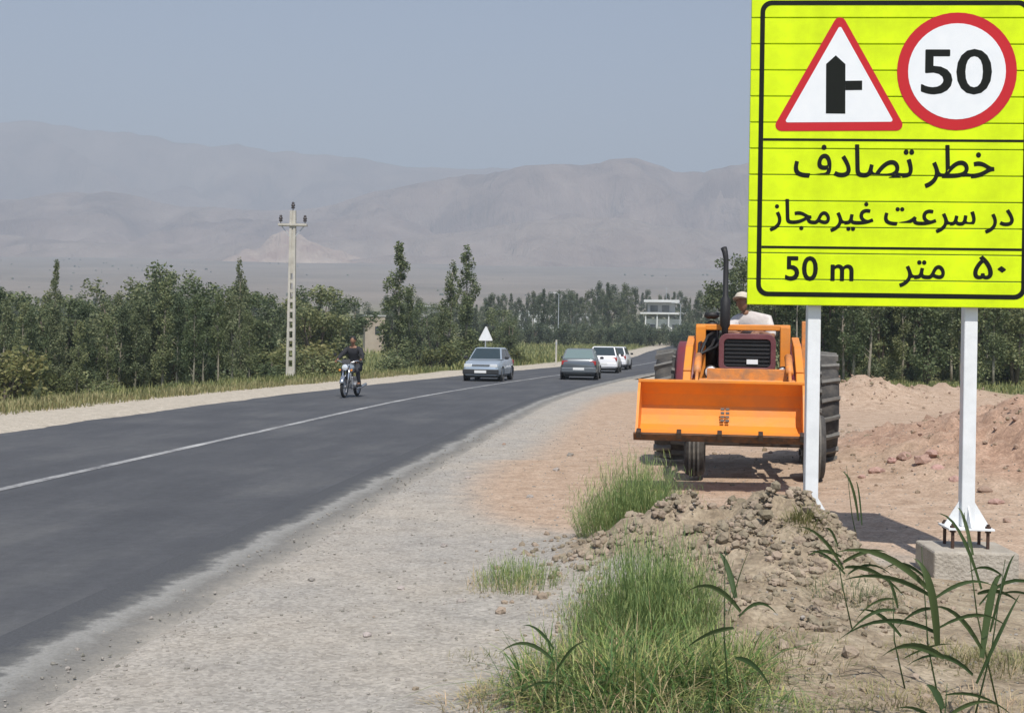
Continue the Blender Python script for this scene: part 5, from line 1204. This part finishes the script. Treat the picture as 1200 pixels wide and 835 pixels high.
    # fenders, seat, platform, steering
    for s in (-1, 1):
        vs, fs = [], []; m_ = 14
        for k in range(m_+1):
            a = R(15 + 140*k/m_); r_ = RR + .09
            for xx, dr in ((.56, -.06), (.60, 0), (.88, 0), (.91, -.05)): vs.append((s*xx, -(r_+dr)*math.cos(a), RR + (r_+dr)*math.sin(a)))
        for k in range(m_):
            for j in range(3): fs.append((k*4+j, k*4+j+1, (k+1)*4+j+1, (k+1)*4+j))
        mb = MB(); mb.add(vs, fs); fe = mb.build("fender", M['fender_red'], t, True); so = fe.modifiers.new("thick", 'SOLIDIFY'); so.thickness = .012
        mb = MB(); vs = [(s*.56, -(RR+.03)*math.cos(R(15+140*k/m_)), RR + (RR+.03)*math.sin(R(15+140*k/m_))) for k in range(m_+1)] + [(s*.56, 0, .9)]
        mb.add(vs, [(k, k+1, m_+1) for k in range(m_)]); fw = mb.build("fender_wall", M['fender_red'], t); so = fw.modifiers.new("thick", 'SOLIDIFY'); so.thickness = .012
    mb = MB(); mb.box((0, fx(.35), .98), (1.0, .9, .04)); mb.build("platform", M['dark_steel'], t)
    mb = MB(); mb.box((.04, fx(-.02), 1.30), (.46, .42, .10)); mb.box((.04, fx(-.22), 1.52), (.46, .08, .36)); mb.build("seat", M['black'], t, bevel=.04)
    mb = MB(); mb.tube([(.02, fx(.80), 1.35), (.02, fx(.55), 1.72)], .025, 8); mb.tube([(.02 + .19*math.cos(k*math.pi/8), fx(.55) + .14*math.sin(k*math.pi/8), 1.72 + .10*math.sin(k*math.pi/8)) for k in range(17)], .014, 6); mb.bar((-.16, fx(.55), 1.72), (.2, fx(.55), 1.72), .02, .015); mb.build("steering_wheel", M['black'], t, True)
    for k in range(3): mb = MB(); mb.tube([(-.40 + k*.08, fx(.55), 1.2), (-.42 + k*.08, fx(.62), 1.72)], .011, 6); mb.lathe([(0, .03), (.024, .012), (.022, -.015), (0, -.02)], Matrix.Translation((-.42 + k*.08, fx(.62), 1.74)), 8); mb.build("lever", M['black'], t)
    # ---- driver
    p = thing("person", "tractor driver in a pale shirt and pale tan cap leaning over the steering wheel", "person", (TR_X, TR_Y, g), TR_YAW)
    nd = dict(pelvis=(.06, fx(.0), 1.42), waist=(.07, fx(.06), 1.56), chest=(.10, fx(.16), 1.80), collar=(.06, fx(.24), 1.94), neck=(.0, fx(.30), 2.0), skull=(-.05, fx(.35), 2.06))
    rd = dict(pelvis=(.17, .13), waist=(.155, .11), chest=(.185, .125), collar=(.11, .085), neck=.055, skull=(.06, .065))
    ed = [('pelvis', 'waist'), ('waist', 'chest'), ('chest', 'collar'), ('collar', 'neck'), ('neck', 'skull')]
    arms = dict(l=((-.13, fx(.28), 1.90), (-.30, fx(.46), 1.74), (-.16, fx(.62), 1.76)), r=((.27, fx(.18), 1.92), (.34, fx(.38), 1.70), (.17, fx(.58), 1.77)))
    for s, n in ((-1, 'l'), (1, 'r')):
        nd[n+'sh'], nd[n+'el'], nd[n+'wr'] = arms[n]; nd[n+'hip'] = (.06 + s*.12, fx(.06), 1.40); nd[n+'kn'] = (.04 + s*.20, fx(.48), 1.44); nd[n+'an'] = (.04 + s*.22, fx(.62), 1.06); nd[n+'toe'] = (.04 + s*.24, fx(.80), 1.03)
        rd.update({n+'sh': .08, n+'el': .05, n+'wr': .03, n+'hip': .095, n+'kn': .065, n+'an': .04, n+'toe': .035})
        ed += [('collar', n+'sh'), (n+'sh', n+'el'), (n+'el', n+'wr'), ('pelvis', n+'hip'), (n+'hip', n+'kn'), (n+'kn', n+'an'), (n+'an', n+'toe')]
    jn = {k: nd[k] for k in ('pelvis', 'waist', 'chest', 'collar', 'neck', 'lsh', 'lel', 'rsh', 'rel')}
    skinned("shirt", jn, [e for e in ed if e[0] in jn and e[1] in jn], {k: (tuple(v*1.2 for v in rd[k]) if isinstance(rd[k], tuple) else rd[k]*1.3) for k in jn}, M['pale_shirt'], p)
    ln = {k: nd[k] for k in ('pelvis', 'lhip', 'lkn', 'lan', 'rhip', 'rkn', 'ran')}
    skinned("trousers", ln, [e for e in ed if e[0] in ln and e[1] in ln], {k: (tuple(v*1.06 for v in rd[k]) if isinstance(rd[k], tuple) else rd[k]*1.2) for k in ln}, M['grey_cloth'], p)
    hand_nodes(nd, ed, rd, 'lwr', 'lh', (.6, -.5, -.1), (.3, .6, .5)); hand_nodes(nd, ed, rd, 'rwr', 'rh', (-.5, -.5, -.1), (-.3, .6, .5))
    skinned("body", nd, ed, rd, M['skin'], p)
    hc = (-.06, fx(.37), 2.16)
    mb = MB(); Mx = head(mb, hc, R(-18), R(-14), R(-6)); mb.build("head", M['skin'], p, True)
    mb = MB(); mb.lathe([(.088, -.02), (.09, .0), (.078, .02)], Mx @ Matrix.Translation((0, .012, .0)), 14); mb.build("hair", M['hair'], p, True)
    mb = MB(); mb.lathe([(.098, .03), (.104, .055), (.10, .095), (.075, .13), (.03, .148), (0, .15)], Mx @ Matrix.Translation((0, .004, .0)), 16)
    vs = [(.095*math.sin(a), -.095*math.cos(a)*.95, .04) for a in [R(-75 + 15*k) for k in range(11)]] + [(.105*math.sin(a), -.19*math.cos(a) - .03*(math.cos(a) > .3), .022) for a in [R(-75 + 15*k) for k in range(11)]]
    mb.add(vs, [(k, k+1, 12+k, 11+k) for k in range(10)], Mx); cp = mb.build("cap", M['cap'], p, True); so = cp.modifiers.new("thick", 'SOLIDIFY'); so.thickness = .006
    for s, n in ((-1, 'l'), (1, 'r')): mb = MB(); mb.box((.04 + s*.235, fx(.73), 1.045), (.10, .28, .09)); mb.build("shoe", M['black'], p, bevel=.03)
tractor()

# ------------------------------------------------------------------ plants close to the camera
def grass_plant(name, label, x, y, n, rx, ry, h, w, material, seed, lean=(.1, .8), seg=3, dome=True, mats=None, inst=None):
    rng = random.Random(seed); mb = MB(); gz = ground_h(x, y)
    for _ in range(n):
        a, q = rng.uniform(0, 6.28), rng.random() ** .6
        px, py = rx*q*math.cos(a), ry*q*math.sin(a); z = ground_h(x+px, y+py) - gz - .02
        hh = h * (1 - .55*q*q if dome else 1) * rng.uniform(.45, 1.1)
        an = math.atan2(py/ry, px/rx) + rng.gauss(0, .9)
        blade(mb, (px, py, z), hh, w*rng.uniform(.6, 1.3), rng.uniform(*lean) * (.4 + q), an, rng, seg)
        if mats: mb.mi[-(2*0 + seg):] = [rng.choices(range(len(mats)), mats[1])[0] if False else 0] * seg
    o = mb.build(name, material); thing(name, label, "plant", (x, y, gz), 0, None, o); return o
def feather_bush(name, label, x, y, n, rx, ry, h, seed, material='feather', yaw=0.0):
    rng = random.Random(seed); mb = MB(); gz = ground_h(x, y)
    for _ in range(n):                                  # fine plume stems with many hair-like side shoots
        a, q = rng.uniform(0, 6.28), rng.random() ** .55
        ux, uy = rx*q*math.cos(a), ry*q*math.sin(a); px, py = ux*math.cos(yaw) - uy*math.sin(yaw), ux*math.sin(yaw) + uy*math.cos(yaw)
        z = ground_h(x+px, y+py) - gz - .02; hh = h * (1 - .6*q*q) * rng.uniform(.55, 1.12); an = math.atan2(py, px) + rng.gauss(0, .5); ln = rng.uniform(.05, .55) * (.3 + q)
        blade(mb, (px, py, z), hh, .006, ln, an, rng, 3, .3)
        d = Vector((math.cos(an), math.sin(an), 0))
        for k in range(7):
            t = .25 + .72*k/6; c = Vector((px, py, z)) + d*(ln*hh*t**1.6) + Vector((0, 0, hh*t*(1 - .3*ln*t**1.5)))
            blade(mb, c, hh*.22*(1.2 - .6*t), .0045, rng.uniform(.2, .9), rng.uniform(0, 6.28), rng, 2, .3)
    o = mb.build(name, M[material]); return thing(name, label, "plant", (x, y, gz), 0, None, o)
def dry_part(o, n, rx, ry, h, w, seed, material='straw', part="dry_blades", lean=(.1, 1.0)):
    rng = random.Random(seed); mb = MB(); x, y, gz = o.location
    for _ in range(n):
        a, q = rng.uniform(0, 6.28), rng.random() ** .5; px, py = rx*q*math.cos(a), ry*q*math.sin(a)
        blade(mb, (px, py, ground_h(x+px, y+py) - gz - .02), h*rng.uniform(.5, 1.15), w*rng.uniform(.6, 1.3), rng.uniform(*lean), rng.uniform(0, 6.28), rng, 4)
    mb.build(part, M[material], o)
bx, by = .97, 10.2
o = feather_bush("feathery_shrub", "bushy feathery green shrub in front of the tractor's left wheel", bx + .06, by + .30, 1250, .47, .46, .66, 31, yaw=R(-20)); dry_part(o, 130, .42, .45, .4, .004, 51)
bx, by = on_ground(607, 690)
o = feather_bush("feathery_shrub", "low sparse green tuft at the edge of the gravel shoulder", bx, by + .15, 260, .30, .34, .24, 32); dry_part(o, 220, .36, .34, .17, .004, 52)
grass_plant("dry_grass_tuft", "patch of pale dry grass beside the low sparse green tuft", bx - .10, by - .04, 320, .34, .26, .10, .006, M['straw'], 33, (.4, 1.5))
o = feather_bush("feathery_shrub", "soft upright green shrub behind the large foreground grass", at_depth(760, 6.75), 6.75, 1050, .38, .38, .58, 34); dry_part(o, 120, .38, .36, .42, .004, 53)
o = grass_plant("grass_clump", "large green grass clump in the foreground nearest the camera", at_depth(745, 5.75), 5.75, 1100, .50, .5, .44, .009, M['grass_fg'], 35, (.2, 1.5), seg=4)
dry_part(o, 520, .55, .55, .36, .006, 54, lean=(.2, 1.5)); dry_part(o, 300, .55, .5, .44, .015, 55, 'leaf_bright', "broad_blades", (.3, 1.7)); dry_part(o, 420, .55, .55, .30, .005, 58, 'feather', "fine_blades", (.2, 1.3))
o = feather_bush("feathery_shrub", "fine-leaved green shrub at the left end of the foreground grass", at_depth(688, 6.15), 6.15, 330, .32, .34, .32, 60); dry_part(o, 340, .34, .36, .28, .004, 61, lean=(.2, 1.3)); dry_part(o, 60, .3, .3, .4, .012, 62, 'leaf_bright', "broad_blades", (.3, 1.4))
o = feather_bush("feathery_shrub", "fine-leaved green shrub at the right end of the foreground grass", at_depth(842, 6.0), 6.0, 330, .30, .32, .32, 63); dry_part(o, 320, .34, .36, .26, .004, 64, lean=(.2, 1.3)); dry_part(o, 60, .3, .3, .4, .014, 65, 'leaf_bright', "broad_blades", (.3, 1.4))
o = grass_plant("grass_clump", "smaller green grass clump right of the large foreground clump", at_depth(880, 5.5), 5.5, 360, .32, .34, .22, .009, M['grass_fg'], 36, (.3, 1.5), seg=4)
dry_part(o, 150, .36, .36, .2, .004, 56, lean=(.3, 1.6)); dry_part(o, 220, .4, .4, .2, .004, 59, 'feather', "fine_blades", (.3, 1.4))
grass_plant("dry_grass_tuft", "dry brownish grass tangled at the left foot of the large foreground clump", at_depth(575, 5.75), 5.75, 420, .30, .34, .13, .006, M['straw'], 37, (.4, 1.7), seg=4)
o = grass_plant("grass_clump", "thin green grass growing left of the large foreground clump", at_depth(625, 5.9), 5.9, 230, .28, .34, .22, .007, M['grass_fg'], 38, (.3, 1.5), seg=4); dry_part(o, 200, .3, .36, .2, .004, 57, lean=(.4, 1.6))
grass_plant("dry_grass_tuft", "dry straw grass at the lower right corner of the photo", at_depth(1165, 5.6), 5.6, 420, .36, .42, .16, .004, M['straw'], 39, (.4, 1.6), seg=4)
grass_plant("grass_clump", "low olive weeds at the bottom of the photo left of the tall reed", at_depth(985, 5.45), 5.45, 420, .40, .36, .12, .006, M['leaf_light'], 43, (.3, 1.6))
for k, (px, yy, n, rx, h, mt, lb) in enumerate([(1120, 6.5, 420, .34, .14, 'leaf_light', "low olive weeds below the right plinth among the tall reeds"), (1055, 5.7, 380, .34, .12, 'dry_grass', "low brownish weeds at the foot of the tall broad-leaved reed"), (1190, 6.4, 300, .28, .18, 'dry_grass', "dry brownish weeds against the right edge of the photo"),
        (935, 6.3, 420, .40, .13, 'dry_grass', "low dry weeds on the near slope of the soil mound"), (1010, 7.6, 420, .34, .16, 'leaf_mid', "dark green weeds in front of the left plinth in the sign's shadow"), (850, 6.1, 420, .34, .18, 'leaf_mid', "dark green weeds just right of the soft upright shrub"), (690, 7.6, 300, .34, .10, 'straw', "dry straw grass on the gravel side of the soil mound"), (560, 6.6, 160, .22, .08, 'dry_grass', "tiny dry weeds alone on the gravel shoulder")]):
    o = grass_plant("weed", lb, at_depth(px, yy), yy, n, rx, rx, h, .006, M[mt], 70 + k, (.3, 1.6)); dry_part(o, n // 3, rx, rx, h, .003, 80 + k, lean=(.3, 1.6))
grass_plant("weed", "small olive weed on the soil mound beside the left post", at_depth(945, 8.55), 8.55, 420, .16, .14, .17, .008, M['leaf_light'], 40, (.3, 1.3))
o = grass_plant("dry_grass_tuft", "sparse dry stalks sticking up from the middle of the soil mound", at_depth(800, 8.3), 8.3, 420, .8, .8, .09, .004, M['straw'], 41, (.4, 1.7), dome=False); o['kind'] = 'stuff'; del o['category']
o = grass_plant("dry_grass_tuft", "sparse dry stalks on bare soil in front of the sign's plinths", at_depth(1060, 7.2), 7.2, 420, .9, 1.1, .07, .003, M['straw'], 42, (.4, 1.7), dome=False); o['kind'] = 'stuff'; del o['category']
def reed(label, base, stem_top, leaves, y, seed, nx=2):
    # base / stem_top / leaf ends are measured in the photo at distance y, then built there in metres
    rng = random.Random(seed); X = lambda p, dy=0: Vector((at_depth(p[0], y+dy, p[1]), y+dy, z_seen(p[0], p[1], y+dy)))
    b = X(base); gz = ground_h(b.x, y) - .02; b.z = gz; tp = X(stem_top, .05); t = thing("reed", label, "reed", (b.x, b.y, gz)); O = Vector((b.x, b.y, gz))
    midp = lerp(b, tp, .5) + Vector((rng.uniform(-.03, .03), .02, 0)); mb = MB(); mb.tube([b - O, midp - O, tp - O], [.0045, .0035, .0015], 5); mb.build("stem", M['reed'], t, True)
    extra = []
    for k in range(nx):
        q = rng.uniform(.15, .95); p0 = (lerp(base[0], stem_top[0], q), lerp(base[1], stem_top[1], q)); sg = rng.choice((-1, 1)); extra.append((p0, (p0[0] + sg*rng.uniform(35, 95), p0[1] - rng.uniform(-25, 60)), rng.uniform(.010, .018)))
    for (p0, p1, wd) in list(leaves) + extra:
        wd *= 1.2; dy = rng.uniform(-.12, .12); a, c = X(p0, 0), X(p1, dy); L_ = (c - a).length; sag = Vector((0, 0, L_*rng.uniform(.08, .20))) + Vector((0, L_*rng.uniform(-.12, .12), 0)); n = 8; tip = Vector((0, 0, -L_*rng.uniform(.0, .16))); vs = []
        dirv = (c - a).normalized(); sd = dirv.cross(Vector((rng.uniform(-.4, .4), 1, rng.uniform(.1, .5)))).normalized()
        for k in range(n+1):
            q = k/n; pt = lerp(a, c, q) + sag * (4*q*(1-q)) + tip * q**3; w = wd * (min(1, .45 + 1.6*q) * (1 - q) ** .65) * rng.uniform(.93, 1.07) * (1.45 if k < n else 0)
            fold = Vector((0, -.25*w, 0)); vs += [pt - sd*w/2 + fold, pt, pt + sd*w/2 + fold]
        vs = [v - O for v in vs]; fs = []
        for k in range(n):
            for j in range(2): fs.append((k*3+j, k*3+j+1, (k+1)*3+j+1, (k+1)*3+j))
        mb = MB(); mb.add(vs, fs); mb.build("leaf", M['reed'], t, True)
reed("tall dark reed with broad leaves in front of the sign's two plinths", (1112, 860), (1080, 640), [((1098, 755), (1070, 645), .026), ((1088, 690), (978, 636), .022), ((1094, 700), (985, 668), .018), ((1100, 742), (980, 742), .017), ((1106, 770), (1032, 755), .024), ((1096, 700), (1165, 680), .013), ((1100, 735), (1182, 728), .014)], 5.2, 1)
reed("dark reed leaning right at the right edge of the photo", (1135, 860), (1178, 655), [((1150, 770), (1176, 660), .024), ((1144, 800), (1196, 690), .016), ((1150, 760), (1085, 700), .016), ((1140, 790), (1060, 772), .016)], 5.3, 2)
reed("thin reed whose blades stand beside the right post's foot", (1172, 860), (1130, 600), [((1150, 690), (1095, 590), .012), ((1140, 650), (1122, 585), .012), ((1160, 740), (1190, 640), .012)], 5.6, 3)
reed("dark reed with two broad leaves above the large foreground grass", (858, 850), (850, 640), [((853, 720), (880, 640), .004), ((862, 700), (842, 645), .020), ((868, 716), (800, 690), .018), ((860, 735), (805, 752), .018), ((862, 770), (905, 800), .017), ((866, 722), (912, 712), .014)], 5.4, 4, 0)
reed("low reed with blades spreading over the gravel left of the foreground grass", (655, 850), (650, 748), [((650, 775), (585, 757), .015), ((650, 800), (600, 812), .011), ((649, 760), (612, 728), .011), ((652, 785), (690, 745), .011)], 5.5, 5, 0)
reed("single dark reed at the bottom edge of the photo under the tall reed", (1098, 870), (1110, 800), [((1105, 830), (1085, 800), .024), ((1108, 840), (1170, 815), .016), ((1103, 850), (1050, 828), .016)], 5.1, 6, 1)
reed("short reed with drooping blades low in front of the right plinth", (1062, 805), (1046, 692), [((1056, 745), (1003, 712), .014), ((1060, 770), (1118, 752), .011), ((1052, 712), (1036, 670), .011)], 5.9, 8)
reed("broad-bladed reed standing by the base of the left plinth", (1000, 705), (978, 632), [((986, 652), (945, 646), .016), ((990, 664), (1062, 690), .022), ((994, 672), (1048, 668), .015), ((988, 658), (1040, 640), .018), ((982, 640), (962, 615), .010)], 6.9, 9)
reed("slim grass stalk standing on the dirt right of the left post", (1010, 640), (992, 545), [((1006, 610), (985, 545), .016), ((1010, 615), (1003, 560), .010)], 9.0, 7, 0)
# HAZE
def haze():
    mb = MB(); x, y0, y1, z0, z1 = 6700, -440, 8700, -4.0, 1330.0
    mb.box((0, (y0+y1)/2, (z0+z1)/2), (2*x, y1-y0, z1-z0))
    m = bpy.data.materials.new("pale_haze"); m.use_nodes = True; nt = m.node_tree; nt.nodes.clear()
    o_ = nt.nodes.new("ShaderNodeOutputMaterial"); v = nt.nodes.new("ShaderNodeVolumePrincipled")
    v.inputs["Color"].default_value = (.80, .89, 1.0, 1); v.inputs["Density"].default_value = HAZE_DENSITY; v.inputs["Anisotropy"].default_value = -0.18
    nt.links.new(v.outputs[0], o_.inputs["Volume"])
    o = mb.build("haze", m); o['kind'] = 'stuff'
haze()
